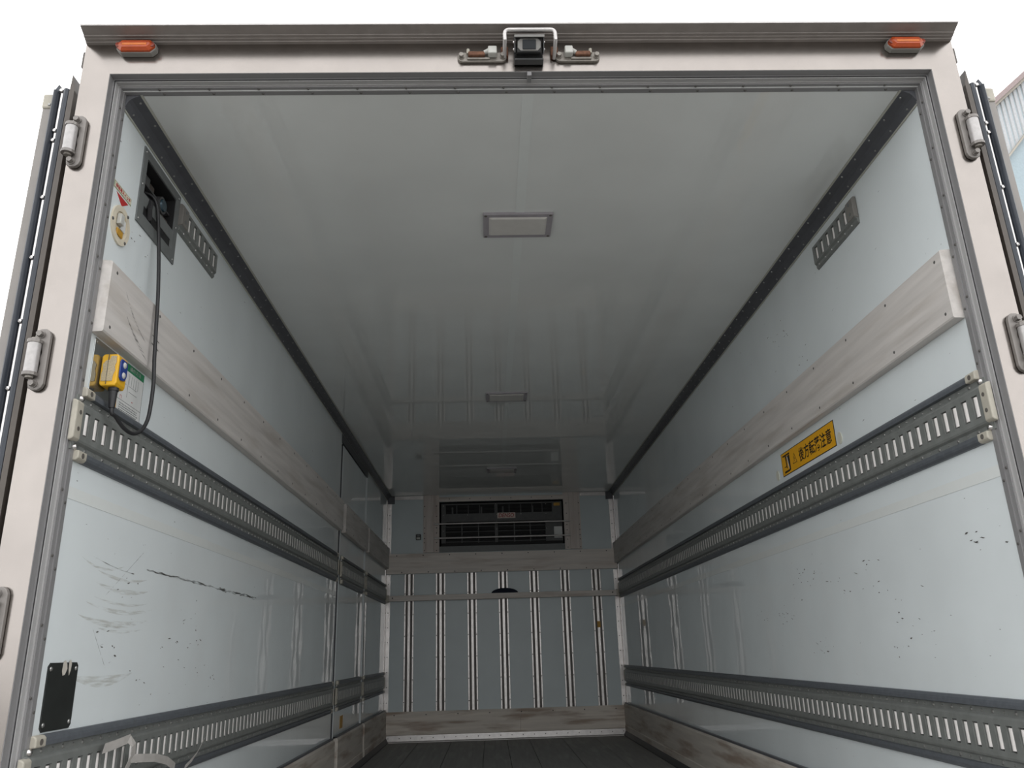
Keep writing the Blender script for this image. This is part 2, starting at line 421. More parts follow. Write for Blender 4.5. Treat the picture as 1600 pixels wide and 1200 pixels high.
for s in (-1, 1):
    if s > 0: segs = [(.06, L-.032)]
    else: segs = [(.06, GAP0-.005), (DOOR0+.01, DOOR1-.005), (GAP1+.005, L-.032)]
    root = None
    for k, (a, b) in enumerate(segs):
        m = MB(); sprism(m, s, [(.0, .0), (.0, .272), (.020, .268), (.030, .255), (.030, .085), (.034, .08), (.034, 0)], a, b)
        if root is None:
            root = m.build('baseboard_'+SIDE[s], 'board_low_y')
            tag(root, 'brown stained wooden kick board along the foot of the %s wall' % SIDE[s], 'baseboard', kind='structure')
        else: m.build('board', 'board_low_y', root)
        e = MB(); sprism(e, s, [(.0, .272), (.022, .275), (.022, .266), (.0, .262)], a, b); e.build('capping', 'trim', root)
    m = MB(); sprism(m, s, [(.034, 0), (.034, .040), (.038, .036), (.052, .008), (.052, 0)], .06, L-.06); m.build('floor_shadow', 'black', root)  # black strip stands in for the narrow shadow along the floor line

# cove trims along the ceiling
for n, s in ((1, -1), (2, 1)):
    m = MB(); sprism(m, s, [(0, H-.040), (.002, H-.042), (.013, H-.020), (.020, H-.013), (.044, H-.002), (.042, H), (0, H)], .064, L-.02)
    if s < 0:
        sprism(m, s, [(-.006, 2.112), (.002, 2.108), (.004, H-.035), (-.004, H-.035)], GAP0-.005, GAP1+.005)
    t = m.build('trim_%d' % n, 'trim')
    tag(t, 'dark grey cove moulding between %s wall and ceiling' % SIDE[s], 'trim', kind='structure')
    m = MB(); sprism(m, s, [(0, H-.046), (.004, H-.046), (.003, H-.040), (0, H-.040)], .064, L-.03)
    sprism(m, s, [(.042, H), (.042, H-.003), (.048, H-.002), (.048, H)], .064, L-.03); m.build('sealant_bead', 'sealant', t)
    rv = MB(); y = .11
    while y < L-.1:
        rv.dome((X(s, .008), y, H-.031), (-s*.8, 0, -.6), .004, .003, 6); rv.dome((X(s, .033), y-.02, H-.0075), (-s*.5, 0, -.8), .004, .003, 6)
        y += .10
    stuff(rv.build('rivet_row', 'zinc', t))

# rear frame: posts, header, visor, stepped jamb
WO, ZO = 1.1134, 2.2222
m = MB()
m.box(-OUT, -WO-.001, 0, .05, -.14, 2.320); m.box(WO+.001, OUT, 0, .05, -.14, 2.320); m.box(-WO-.001, WO+.001, 0, .05, ZO+.001, 2.320)
fr = m.build('trim_3', 'steel', recalc=False)
tag(fr, 'brushed stainless rear door frame round the opening of the cargo box', 'frame', kind='structure')
prof = [(0, .001), (0, .020), (.004, .020), (.004, .023), (.008, .023), (.008, .036), (.011, .036), (.011, .039), (.0145, .039), (.0145, .052), (.0178, .052), (.0178, .068), (.010, .068)]
# jamb as ribbons of quads (inset, depth)
bands = [('jamb_lining', 'alu', [(-.0012, .0006)]+prof[:3]), ('middle_strip', 'alu_mid', prof[2:8]), ('inner_strip', 'alu', prof[7:])]
for seg in (0, 1, 2):
    jb = None
    for nm, mt, pr in bands:
        mm = MB()
        for (i0, y0), (i1, y1) in zip(pr[:-1], pr[1:]):
            if seg == 0: q = [(-WO+i0, y0, -.02), (-WO+i1, y1, -.02), (-WO+i1, y1, ZO-i1), (-WO+i0, y0, ZO-i0)]
            elif seg == 1: q = [(WO-i0, y0, -.02), (WO-i1, y1, -.02), (WO-i1, y1, ZO-i1), (WO-i0, y0, ZO-i0)]
            else: q = [(-WO+i0, y0, ZO-i0), (-WO+i1, y1, ZO-i1), (WO-i1, y1, ZO-i1), (WO-i0, y0, ZO-i0)]
            mm.add(q, [(0, 1, 2, 3)])
        o = mm.build(nm, mt, jb or fr, recalc=False); jb = jb or o
    rv = MB()
    for k in range(16):
        for ins, y, o in ((.0145, .046, 0), (.0178, .060, .028)):
            if seg == 2:
                x = -1.0+.1335*k+o*.3
                rv.dome((x, y, ZO-ins), (0, 0, -1), .0042, .003, 6)
            else:
                s = (-1, 1)[seg]; z = 2.15-.148*k-o
                if z > 0: rv.dome((s*(WO-ins), y, z), (-s, 0, 0), .0042, .003, 6)
    stuff(rv.build('rivet_row', 'darkscrew', jb))
    # black strips painted in as the shade in gaps between the profile steps
    ln = MB()
    for ins, y in ((.0045, .0215), (.0085, .0375)):
        if seg == 2: ln.box(-WO+ins, WO-ins, y-.0012, y+.0012, ZO-ins-.0008, ZO-ins+.001)
        else:
            s = (-1, 1)[seg]; a, b = sorted((s*(WO-ins-.0008), s*(WO-ins+.001))); ln.box(a, b, y-.0012, y+.0012, 0, ZO-ins)
    ln.build('gap_shadow_line', 'black', jb)
MB().box(-.002, .010, .000, .030, ZO-.012, ZO+.004).build('joint_cover', 'alu', fr, bevel=.001)
v = MB(); vp = [(0, 2.317), (-.010, 2.317), (-.011, 2.319), (-.020, 2.319), (-.021, 2.3205), (-.030, 2.3205), (-.031, 2.3225), (-.060, 2.3255), (-.060, 2.329), (0, 2.338)]
v.add([(xs*(1.187+.17*y_), y_, z_) for xs in (-1, 1) for y_, z_ in vp], [tuple(range(10)), tuple(range(10, 20))[::-1]]+[(i, (i+1) % 10, 10+(i+1) % 10, 10+i) for i in range(10)])
vs = v.build('visor', 'visor', fr)
MB().prism([(-.0585, 2.3285), (-.0625, 2.3255), (-.0635, 2.3285), (-.061, 2.3315)], 'x', -1.177, 1.177).build('drip_edge', 'alu_light', fr)
for s in (-1, 1):
    MB().box(*sorted((s*1.186, s*1.194)), .0, .05, 2.245, 2.295).build('side_stop', 'brown', fr, bevel=.003)

# side door in the left wall
d1 = MB().box(-1.16, -1.103, DOOR0, DOOR1, -.0, 2.10).build('door_1', 'panel')
tag(d1, 'pale blue grey side door set into the left wall near the far end', 'door', kind='structure')
for y0, y1 in ((DOOR0-.012, DOOR0), (DOOR1, DOOR1+.012)):
    MB().box(-1.16, -1.106, y0, y1, 0, 2.10).build('edge_profile', 'trim', d1)
MB().box(-1.16, -1.108, DOOR0, DOOR1, 2.10, 2.113).build('top_profile', 'black', d1)
MB().box(-1.103, -1.102, 3.79, 3.90, .30, .375).build('sticker', 'ochre', d1)

# open rear doors folded back along the body sides
for n, s in ((2, -1), (3, 1)):
    def bx(a, b): return sorted((s*a, s*b))
    dr = MB().box(*bx(1.213, 1.290), .045, 1.19, -.02, 2.175).build('door_%d' % n, 'doorskin', bevel=.003)
    tag(dr, 'open rear door leaf folded back along the outer %s side' % SIDE[s], 'door', kind='structure')
    MB().box(*bx(1.264, 1.291), .028, .045, -.02, 2.175).build('edge_profile', 'doorskin', dr, bevel=.002)
    for a, b, zt in ((1.250, 1.264, 2.182), (1.219, 1.237, 2.186)):
        m = MB(); x0, x1 = bx(a, b); xm = (x0+x1)/2
        m.prism([(x0, .045), (x0, .020), (x0+.003, .012), (xm, .009), (x1-.003, .012), (x1, .020), (x1, .045)], 'z', -.02, zt)
        if a > 1.24: m.prism([(x0, zt), (x1, zt), (s*1.252, zt+.022)], 'y', .018, .045)
        m.build('gasket', 'gasket', dr, smooth=True)
    m = MB(); m.box(*bx(1.2055, 1.219), .010, .050, -.02, 2.178); m.prism([(s*1.2055, 2.178), (s*1.219, 2.178), (s*1.217, 2.230)], 'y', .012, .050); m.build('seal_lip', 'brown', dr)
    MB().cyl((s*1.2435, .026, -.02), (s*1.2435, .026, 2.195), .006, n=10).build('retaining_strip', 'chrome', dr, smooth=True)
    rv = MB()
    for z in [2.185, 2.06, 2.03]+[1.86-.17*k for k in range(11)]:
        rv.dome((s*1.2435, .019, z), (0, -1, 0), .0065, .005, 8)
    stuff(rv.build('screw_row', 'chrome', dr))
    cp = MB().box(*bx(1.258, 1.293), .024, .06, 2.135, 2.180).build('corner_cap', 'cap', dr, bevel=.005)
    MB().dome((s*1.272, .024, 2.145), (0, -1, 0), .005, .003, 8).build('screw', 'zinc', cp)

# ================================================================== THINGS
# ---- hinges
def hinge(s, z, label):
    t = thing('door_hinge', (s*1.165, -.012, z-.076), label, 'hinge', 'rear door hinges')
    p = MB(); pts = []
    xo, xi = s*1.184, s*1.148       # plate outline (x, z)
    base = [(xi, z-.060), (xi, z+.060), (xi+s*.004, z+.070), (xi+s*.012, z+.076), (xi+s*.024, z+.076), (xi+s*.034, z+.070), (xi+s*.036, z+.058),
            (xi+s*.036, z+.046), (xi+s*.018, z+.040), (xi+s*.015, z+.015), (xi+s*.018, z+.002), (xi+s*.015, z-.012), (xi+s*.018, z-.040),
            (xi+s*.036, z-.046), (xi+s*.036, z-.058), (xi+s*.034, z-.070), (xi+s*.024, z-.076), (xi+s*.012, z-.076), (xi+s*.004, z-.070)]
    p.prism(base, 'y', -.012, -.001); p.build('plate', 'hinge', t, bevel=.002)
    MB().cyl((s*1.177, -.020, z-.036), (s*1.177, -.020, z+.036), .0145, n=18).build('barrel', 'knuckle', t, smooth=True)
    for e in (-1, 1):
        m = MB(); zz = z+e*.040
        poly = [(s*1.160, -.010), (s*1.160, -.001), (s*1.177, -.004)]+[(s*1.177+.0165*math.cos(a), -.020+.0165*math.sin(a)) for a in [math.radians(q) for q in (60, 30, 0, -30, -60, -90, -120, -150, -180, 150, 120)]]
        if s < 0: poly = [(s*1.160, -.010), (s*1.160, -.001), (s*1.177, -.004)]+[(s*1.177+.0165*math.cos(a), -.020+.0165*math.sin(a)) for a in [math.radians(q) for q in (120, 150, 180, 210, 240, 270, 300, 330, 360, 30, 60)]]
        m.prism(poly, 'z', zz-.004, zz+.004); lug = m.build('lug', 'hinge', t)
        MB().cyl((s*1.177, -.020, zz), (s*1.177, -.020, zz+e*.009), .009, n=12).build('pin_head', 'lockmetal', lug)
        bo = MB(); bo.cyl((s*1.170, -.012, z+e*.061), (s*1.170, -.014, z+e*.061), .010, n=14)
        bo.cyl((s*1.170, -.014, z+e*.061), (s*1.170, -.024, z+e*.061), .0078, .0072, n=6); bo.build('bolt', 'hinge', t)
    return t
for s in (-1, 1):
    for k, z in enumerate((2.006, 1.410, .820)):
        hinge(s, z, '%s cast hinge with pale barrel on the %s rear post' % (('highest', 'middle', 'lowest')[k], SIDE[s]))

# ---- amber marker lamps
for s in (-1, 1):
    c = s*1.046
    t = thing('marker_lamp', (c, 0, 2.255), 'amber marker lamp at the %s end of the header' % SIDE[s], 'lamp', 'amber marker lamps')
    def hexa(hw, hh, ch, zc=2.295): return [(c-hw, zc-hh+ch), (c-hw, zc+hh-ch), (c-hw+ch, zc+hh), (c+hw-ch, zc+hh), (c+hw, zc+hh-ch), (c+hw, zc-hh+ch), (c+hw-ch, zc-hh), (c-hw+ch, zc-hh)]
    MB().prism(hexa(.052, .019, .012), 'y', -.018, 0).build('base', 'lampbase', t, bevel=.002)
    le = MB(); A = hexa(.050, .017, .013); B = hexa(.040, .010, .008)
    n = 8
    le.add([(p[0], -.018, p[1]) for p in A]+[(p[0], -.024, p[1]) for p in A]+[(p[0], -.031, p[1]) for p in B],
           [tuple(range(8))[::-1], tuple(range(16, 24))]+[(i, (i+1) % 8, 8+(i+1) % 8, 8+i) for i in range(8)]+[(8+i, 8+(i+1) % 8, 16+(i+1) % 8, 16+i) for i in range(8)])
    ln = le.build('lens', 'amber', t)
    MB().box(c-.032, c+.032, -.0322, -.0300, 2.290, 2.297).build('reflector_bar', 'amber_hot', ln, bevel=.001)
    for e in (-1, 1):
        MB().cyl((c+e*.044, -.022, 2.295), (c+e*.044, -.028, 2.295), .0070, n=12).build('screw_boss', 'amber_dark', ln)

# ---- latch keepers either side of the camera
for s, x0, x1 in ((-1, -.190, -.056), (1, .076, .198)):
    side = SIDE[s]
    t = thing('latch_keeper', ((x0+x1)/2, 0, 2.232), 'rusty latch keeper with white block on the %s of the rear camera' % side, 'latch', 'door latch keepers')
    zc = 2.264; h = .015
    pl = [(x0+h+h*math.cos(a), zc+h*math.sin(a)) for a in [math.radians(90+30*k) for k in range(7)]]+[(x1-h+h*math.cos(a), zc+h*math.sin(a)) for a in [math.radians(-90+30*k) for k in range(7)]]
    MB().prism(pl, 'y', -.009, 0).build('plate', 'lockmetal', t, bevel=.0015)
    inner = x1 if s < 0 else x0; outer = x0 if s < 0 else x1
    def at(q): return outer+(inner-outer)*q
    for q in (.08, .92):
        b = MB(); b.cyl((at(q), -.009, zc), (at(q), -.011, zc), .0085, n=14); b.cyl((at(q), -.011, zc), (at(q), -.021, zc), .0065, n=6); b.build('bolt', 'lockmetal', t)
    m = MB(); a, b = sorted((at(.22), at(.56))); m.box(a, b, -.022, -.009, zc-.004, zc+.009); m.build('rusty_catch', 'rust', t, bevel=.003)
    m = MB(); a, b = sorted((at(.20), at(.66))); m.box(a, b, -.014, -.009, zc-.011, zc-.004); m.build('ledge', 'lockmetal', t, bevel=.002)
    m = MB(); m.cyl((at(.22), -.016, zc+.004), (at(.22), -.016, zc+.018), .0045, n=10); m.build('peg', 'cap', t)
    m = MB(); a, b = sorted((at(.62), at(.80))); m.box(a, b, -.030, -.009, zc-.004, zc+.020); wbk = m.build('stop_block', 'white', t, bevel=.003)
    m = MB(); m.cyl((at(.64), -.020, zc+.011), (at(.54), -.018, zc+.007), .007, .005, n=10); m.build('nose', 'white', wbk)

# ---- rear-view camera and its guard hoop
t = thing('rear_camera', (.003, 0, 2.225), 'small black hooded rear camera at the middle of the header', 'camera')
MB().box(-.036, .042, -.006, 0, 2.240, 2.300).box(-.036, .042, -.026, 0, 2.240, 2.245).build('bracket', 'unit', t, bevel=.001, recalc=False)
CT = math.radians(30)
def cl(mb):      # camera head is tipped down towards the yard
    mb.v = [(x+.003, -.040-math.cos(CT)*u-math.sin(CT)*v_, 2.274-math.sin(CT)*u+math.cos(CT)*v_) for x, u, v_ in mb.v]; return mb
m = MB(); m.box(-.040, .040, -.026, .022, .0195, .0225); m.box(-.040, -.037, -.024, .016, -.020, .0195); m.box(.037, .040, -.024, .016, -.020, .0195)
hd = cl(m).build('hood', 'unit', t, recalc=False)
cl(MB().box(-.040, .040, .0185, .0230, .0165, .0230)).build('hood_lit_edge', 'camface', hd, bevel=.001)  # pale strip paints the light caught on the hood's front edge
cl(MB().box(-.034, .034, -.024, .010, -.019, .018)).build('body', 'unit', t, bevel=.004)
def fpoly(hw, hh, c): return [(-hw, -hh+c), (-hw, hh-c), (-hw+c, hh), (hw-c, hh), (hw, hh-c), (hw, -hh+c), (hw-c, -hh), (-hw+c, -hh)]
m = MB(); P8 = fpoly(.031, .0155, .008)
m.add([(x, u, v_) for u in (.009, .013) for x, v_ in P8], [tuple(range(8)), tuple(range(8, 16))[::-1]]+[(k, (k+1) % 8, 8+(k+1) % 8, 8+k) for k in range(8)])
fc = cl(m).build('face', 'camface', t, bevel=.001)
cl(MB().box(-.018, .018, .012, .0155, -.0125, .0125)).build('window', 'lensglass', fc, bevel=.003)
for e in (-1, 1):
    for v_ in (.008, -.010):
        cl(MB().dome((e*.040, .0, v_), (e, 0, 0), .004, .004, 8)).build('side_screw', 'chrome', t)
def arc(c, r, a0, a1, n, plane):  # helper points
    return [Vector(c)+r*(math.cos(math.radians(a0+(a1-a0)*i/n))*Vector(plane[0])+math.sin(math.radians(a0+(a1-a0)*i/n))*Vector(plane[1])) for i in range(n+1)]
t = thing('guard_hoop', (.005, 0, 2.24), 'bent steel hoop arching over the rear camera', 'hoop')
pts = [(-.062, -.004, 2.262), (-.062, -.020, 2.264)]
pts += arc((-.062, -.040, 2.278), .02, -90, 0, 1, ((0, -1, 0), (0, 0, 1)))[1:]
pts += [(-.062, -.060, 2.292)]
pts += arc((-.050, -.060, 2.296), .012, 180, 90, 5, ((1, 0, 0), (0, 0, 1)))
pts += arc((.061, -.060, 2.296), .012, 90, 0, 5, ((1, 0, 0), (0, 0, 1)))
pts += [(.073, -.060, 2.292), (.073, -.060, 2.278), (.073, -.020, 2.264), (.073, -.004, 2.262)]
MB().tube(pts, .0052, 10).build('hoop', 'alu_light', t, smooth=True)
for x in (-.062, .073):
    MB().box(x-.010, x+.010, -.016, 0, 2.262, 2.292).build('socket', 'rust', t, bevel=.002)

# ---- lashing rails
PITCH_S = .0470
barm = MB()
nb = 8
barm_pts = [(.0112*math.cos(math.pi*i/nb), .0100*math.sin(math.pi*i/nb)**.9) for i in range(nb+1)]
BARS = {}
for s in (-1, 1):
    b = MB(); b.prism([(-s*p[1], p[0]) for p in barm_pts]+[], 'z', -.0250, .0250)
    BARS[s] = sharedmesh(b, 'slot_bar', 'bar', True)
    BARS[s].set_sharp_from_angle(angle=math.radians(40))
def rail(s, zc, y0, y1, label, group):
    t = thing('lashing_rail', (X(s, 0), (y0+y1)/2, zc-.09), label, 'rail', group)
    ys = y0+.006
    # end caps stand at y0 and y1; bumpers above and below the slotted track
    for e in (1, -1):
        m = MB(); sprism(m, s, [(0, zc+e*.090), (.007, zc+e*.089), (.013, zc+e*.083), (.015, zc+e*.077), (.015, zc+e*.068), (0, zc+e*.066)], y0+.062, y1-.05)
        b = m.build('bumper', 'rubber', t)
        for a, c in ((y0+.022, y0+.064), (y1-.052, y1-.014)):
            k = MB(); sprism(k, s, [(0, zc+e*.090), (.011, zc+e*.090), (.017, zc+e*.084), (.017, zc+e*.066), (0, zc+e*.065)], a, c)
            cp = k.build('bumper_cap', 'cap', b, bevel=.003)
            yc = (a+c)/2
            MB().cyl((X(s, .0165), yc, zc+e*.0765), (X(s, .0178), yc, zc+e*.0765), .0065, n=12).build('screw_hole', 'hole', b)
        MB().dome((X(s, .005), y0+.022, zc+e*.0585), (-s, 0, 0), .0085, .007, 10, 3).build('bolt', 'chrome', t, smooth=True)
    # slotted track
    n = int((y1-y0-.07)/PITCH_S); f0 = y0+.047
    m = MB(); sw, sh, dp, dd = .0122, .0290, .0135, .0015
    def q(*p): m.add([(X(s, d), y, z) for d, y, z in p], [(0, 1, 2, 3)])
    ya, yb = y0+.004, y1-.004
    for e in (1, -1):
        q((0, ya, zc+e*.066), (0, yb, zc+e*.066), (.005, yb, zc+e*.066), (.005, ya, zc+e*.066))
        q((.005, ya, zc+e*.066), (.005, yb, zc+e*.066), (.005, yb, zc+e*.052), (.005, ya, zc+e*.052))
        q((.005, ya, zc+e*.052), (.005, yb, zc+e*.052), (dp-.002, yb, zc+e*.047), (dp-.002, ya, zc+e*.047))
        q((dp-.002, ya, zc+e*.047), (dp-.002, yb, zc+e*.047), (dp, yb, zc+e*.042), (dp, ya, zc+e*.042))
        q((dp, ya, zc+e*.042), (dp, yb, zc+e*.042), (dp, yb, zc+e*sh), (dp, ya, zc+e*sh))
    edges = [ya]
    for i in range(n):
        c = f0+i*PITCH_S; edges += [c-sw, c+sw]
        for e in (-1, 1):
            q((dp, c+e*sw, zc-sh), (dp, c+e*sw, zc+sh), (dd, c+e*sw, zc+sh), (dd, c+e*sw, zc-sh))
            q((dp, c-sw, zc+e*sh), (dp, c+sw, zc+e*sh), (dd, c+sw, zc+e*sh), (dd, c-sw, zc+e*sh))
    edges.append(yb)
    for a, b in zip(edges[0::2], edges[1::2]):
        q((dp, a, zc-sh), (dp, b, zc-sh), (dp, b, zc+sh), (dp, a, zc+sh))
    for y in (ya, yb):
        m.add([(X(s, d), y, zc+h) for d, h in ((0, .066), (.005, .066), (.005, .052), (dp, .044), (dp, -.044), (.005, -.052), (.005, -.066), (0, -.066))], [tuple(range(8))])
    m.build('track', 'rail', t, recalc=False)
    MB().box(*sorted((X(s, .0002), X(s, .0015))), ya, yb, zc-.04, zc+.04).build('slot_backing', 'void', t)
    for i in range(n):
        place(BARS[s], 'slot_bar', t, (X(s, .003), f0+i*PITCH_S, zc))
    rv = MB(); y = y0+.07; k = 0
    while y < y1-.05:
        for e in (1, -1):
            rv.dome((X(s, .005), y, zc+e*.058), (-s, 0, 0), .0052 if k % 2 == 0 else .0030, .0035, 6)
        y += .046; k += 1
    stuff(rv.build('rivet_row', 'zinc', t))
    for a, b in ((y0-.014, y0+.018), (y1-.022, y1)):
        k = MB(); sprism(k, s, [(.003, zc+.050), (.012, zc+.048), (.017, zc+.043), (.017, zc-.043), (.012, zc-.048), (.003, zc-.050)], a, b)
        ec = k.build('end_cap', 'cap', t, bevel=.003)
        if a < y0:
            for h in (.020, -.020):
                MB().cyl((X(s, .0166), (a+b)/2+.002, zc+h), (X(s, .0176), (a+b)/2+.002, zc+h), .0055, n=12).build('screw_hole', 'hole', ec)
    return t
ZU, ZL = 1.277, .505
GR = 'lashing rails on the side walls'
rail(1, ZU, .043, L-.065, 'long slotted lashing rail on the right wall under the yellow sign', GR)
rail(1, ZL, .043, L-.065, 'long slotted lashing rail low on the right wall above the kick board', GR)
for z, pos in ((ZU, 'at shoulder height on'), (ZL, 'low on')):
    rail(-1, z, .043, GAP0-.012, 'long slotted lashing rail %s the left wall, rear frame to side door' % pos, GR)
    rail(-1, z, DOOR0+.004, DOOR1-.004, 'slotted lashing rail %s the side door in the left wall' % pos, GR)
    rail(-1, z, GAP1+.008, L-.065, 'short slotted lashing rail %s the left wall beyond the side door' % pos, GR)

# ---- short rails near the ceiling
def short_rail(s, label):
    y0, y1, z0, z1 = .492, .832, 2.028, 2.124
    t = thing('short_lashing_rail', (X(s, 0), (y0+y1)/2, z0), label, 'rail', 'six slot rails below the ceiling')
    m = MB(); sw, dp, dd = .0115, .014, .0015
    def q(*p): m.add([(X(s, d), y, z) for d, y, z in p], [(0, 1, 2, 3)])
    ct = [y0+.068+i*.0485 for i in range(6)]; za, zb = 2.058, 2.108
    edges = [y0]
    for c in ct:
        edges += [c-sw, c+sw]
        for e in (-1, 1): q((dp, c+e*sw, za), (dp, c+e*sw, zb), (dd, c+e*sw, zb), (dd, c+e*sw, za))
        for z in (za, zb): q((dp, c-sw, z), (dp, c+sw, z), (dd, c+sw, z), (dd, c-sw, z))
    edges.append(y1)
    for a, b in zip(edges[0::2], edges[1::2]): q((dp, a, za), (dp, b, za), (dp, b, zb), (dp, a, zb))
    for pr in ([(0, z1), (dp-.006, z1), (dp, z1-.006), (dp, zb)], [(dp, za), (dp, 2.050), (.008, 2.044), (.008, 2.034), (.003, 2.028), (0, 2.028)]):
        for (d0, h0), (d1_, h1) in zip(pr[:-1], pr[1:]): q((d0, y0, h0), (d0, y1, h0), (d1_, y1, h1), (d1_, y0, h1))
    for y in (y0, y1):
        m.add([(X(s, d), y, h) for d, h in ((0, z1), (dp-.006, z1), (dp, z1-.006), (dp, 2.050), (.008, 2.044), (.008, 2.034), (0, 2.028))], [tuple(range(7))])
    m.build('track', 'rail', t, recalc=False)
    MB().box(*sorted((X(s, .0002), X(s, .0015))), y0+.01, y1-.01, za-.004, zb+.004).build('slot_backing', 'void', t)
    for c in ct:
        o = place(BARS[s], 'slot_bar', t, (X(s, .0030), c, (za+zb)/2-.002)); o.scale = (1, .95, .84)
    k = MB(); sprism(k, s, [(.002, z1+.001), (dp-.004, z1+.001), (dp+.004, z1-.006), (dp+.004, 2.052), (.002, 2.048)], y0-.004, y0+.044)
    ec = k.build('end_cap', 'railcap', t, bevel=.002)
    for h in (2.105, 2.070):
        MB().cyl((X(s, dp+.0035), y0+.021, h), (X(s, dp+.0048), y0+.021, h), .006, n=12).build('screw_hole', 'frame_grey', ec)
    rv = MB()
    for i in range(6): rv.dome((X(s, .008), y0+.04+.055*i, 2.039), (-s, 0, 0), .004, .003, 6)
    stuff(rv.build('rivet_row', 'zinc', t))
for s in (-1, 1): short_rail(s, 'short six slot lashing rail under the ceiling moulding on the %s wall' % SIDE[s])

# ---- scuff boards half way up
def scuff_board(s, y0, y1, label):
    m = MB(); sprism(m, s, [(.0008, 1.512), (.0008, 1.708), (.027, 1.706), (.030, 1.703), (.030, 1.517), (.027, 1.513)], y0, y1)
    o = m.build('scuff_board', 'board_y'); tag(o, label, 'board', 'pale wooden boards along the side walls')
    sc = MB(); y = y0+.030
    while y < y1:
        for z in (1.535, 1.685): sc.dome((X(s, .030), y, z), (-s, 0, 0), .005, .0015, 6)
        y += .28
    stuff(sc.build('screw_row', 'darkscrew', o)); return o
bl = scuff_board(-1, .070, GAP0-.005, 'long pale grey scuff board on the left wall above the yellow controller')
scuff_board(-1, DOOR0+.010, DOOR1-.005, 'pale grey scuff board across the side door in the left wall')
scuff_board(-1, GAP1+.006, L-.034, 'short pale grey scuff board on the left wall beyond the side door')
scuff_board(1, .074, L-.034, 'long pale grey scuff board on the right wall above the yellow sign')
# dark rub marks on the left board
m = MB()
for a in [((.16, 1.66), (.22, 1.60), (.31, 1.575)), ((.18, 1.60), (.24, 1.56), (.32, 1.538)), ((.19, 1.592), (.26, 1.548), (.33, 1.528))]:
    P = [Vector((y, z)) for y, z in a]
    L1 = []; L2 = []
    for i in range(13):
        u = i/12; p = P[0]*(1-u)**2+P[1]*2*u*(1-u)+P[2]*u*u; wd = .0012+.003*math.sin(math.pi*u)
        L1.append((X(-1, .0304), p.x, p.y+wd)); L2.append((X(-1, .0304), p.x, p.y-wd))
    n0 = len(m.v); m.v += L1+L2; m.f += [(n0+i, n0+i+1, n0+13+i+1, n0+13+i) for i in range(12)]
m.build('rub_mark', 'smear_faint', bl)
for y, z in ((.345, 1.612), (.345, 1.588)):
    MB().add([(X(-1, .0305), y, z), (X(-1, .0305), y+.05, z-.006), (X(-1, .0305), y+.05, z-.0035), (X(-1, .0305), y, z+.0025)], [(0, 1, 2, 3)]).build('scratch', 'ink', bl)

# ---- boards on the far bulkhead
o = MB().box(-1.094, 1.094, L-.032, L-.0150, 1.4615, 1.648).build('bulkhead_board', 'board_x', bevel=.002)
tag(o, 'wide stained grey board under the cooling unit on the far bulkhead', 'board')
dots([(-1.0+.25*k, L-.032, 1.63) for k in range(9)]+[(-.95+.25*k, L-.032, 1.475) for k in range(8)], (0, -1, 0), .006, .002, parent=o)
t = thing('bulkhead_batten', (0, L-.04, 1.21), 'narrow weathered timber batten spanning the far bulkhead ribs', 'batten')
MB().box(-1.07, 1.07, L-.062, L-.014, 1.212, 1.262).build('batten', 'board_x', t, bevel=.003)
for s in (-1, 1):
    MB().box(*sorted((s*1.065, s*1.092)), L-.066, L-.006, 1.206, 1.268).build('end_bracket', 'cap', t, bevel=.003)
dots([(s*1.03, L-.062, 1.24) for s in (-1, 1)], (0, -1, 0), .007, .002, parent=t)
# navy cloth cap behind the batten
m = MB(); R = []; NA, NB = 18, 7
for j in range(NB):
    ph = j/(NB-1)*math.pi/2
    for i in range(NA):
        a = 2*math.pi*i/NA; wob = 1+.08*math.sin(3*a+.5)
        R.append((.013+.125*wob*math.cos(a)*math.cos(ph), L-.040+.020*math.sin(a)*math.cos(ph), 1.262+(.040+.006*math.cos(2*a))*math.sin(ph)))
m.v = R
for j in range(NB-1):
    for i in range(NA): m.f.append((j*NA+i, j*NA+(i+1) % NA, (j+1)*NA+(i+1) % NA, (j+1)*NA+i))
m.f.append(tuple(range(NA))[::-1])
o = m.build('folded_cloth', 'navy', smooth=True); tag(o, 'dark navy bundle of cloth resting on the timber batten', 'cloth')

# ---- cooling unit
t = thing('cooling_unit', (0, L+.15, UZ0), 'dark grey cooling unit with grille and louvres in the far bulkhead', 'cooling unit')
m = MB(); Y0, Y1 = L+.05, L+.35      # open-fronted housing
m.box(UX0-.02, UX1+.02, Y1, Y1+.02, UZ0-.02, UZ1+.02); m.box(UX0-.02, UX0, L+.061, Y1, UZ0-.02, UZ1+.02); m.box(UX1, UX1+.02, L+.061, Y1, UZ0-.02, UZ1+.02)
m.box(UX0, UX1, L+.061, Y1, UZ0-.02, UZ0); m.box(UX0, UX1, L+.061, Y1, UZ1, UZ1+.02); m.build('housing', 'void', t, recalc=False)
FY = L+.022
m = MB()       # front frame: side stiles, mid band, centre stile, bottom rail
m.box(-.580, -.538, FY, FY+.03, 1.745, 2.125); m.box(.500, .596, FY, FY+.03, 1.745, 2.125)
m.box(-.538, .500, FY, FY+.03, 1.945, 2.025); m.box(-.062, -.032, FY+.001, FY+.03, 1.745, 1.945); m.box(-.062, -.032, FY+.001, FY+.03, 2.025, 2.112)
m.box(-.538, .500, FY, FY+.03, 2.112, 2.125)
m.build('front_panel', 'unit_grey', t, recalc=False)
m = MB(); m.box(-.580, .596, FY+.01, FY+.03, 1.712, 1.775); m.build('drip_tray', 'void', t)
m = MB(); m.box(-.538, .500, FY+.028, FY+.034, 2.02, 2.118); m.build('grille_backing', 'void', t)
wr_ = MB()
for k in range(7): wr_.cyl((-.538, FY+.012, 2.034+.0125*k), (.500, FY+.012, 2.034+.0125*k), .0016, n=5)
stuff(wr_.build('grille_wires', 'unit', t))
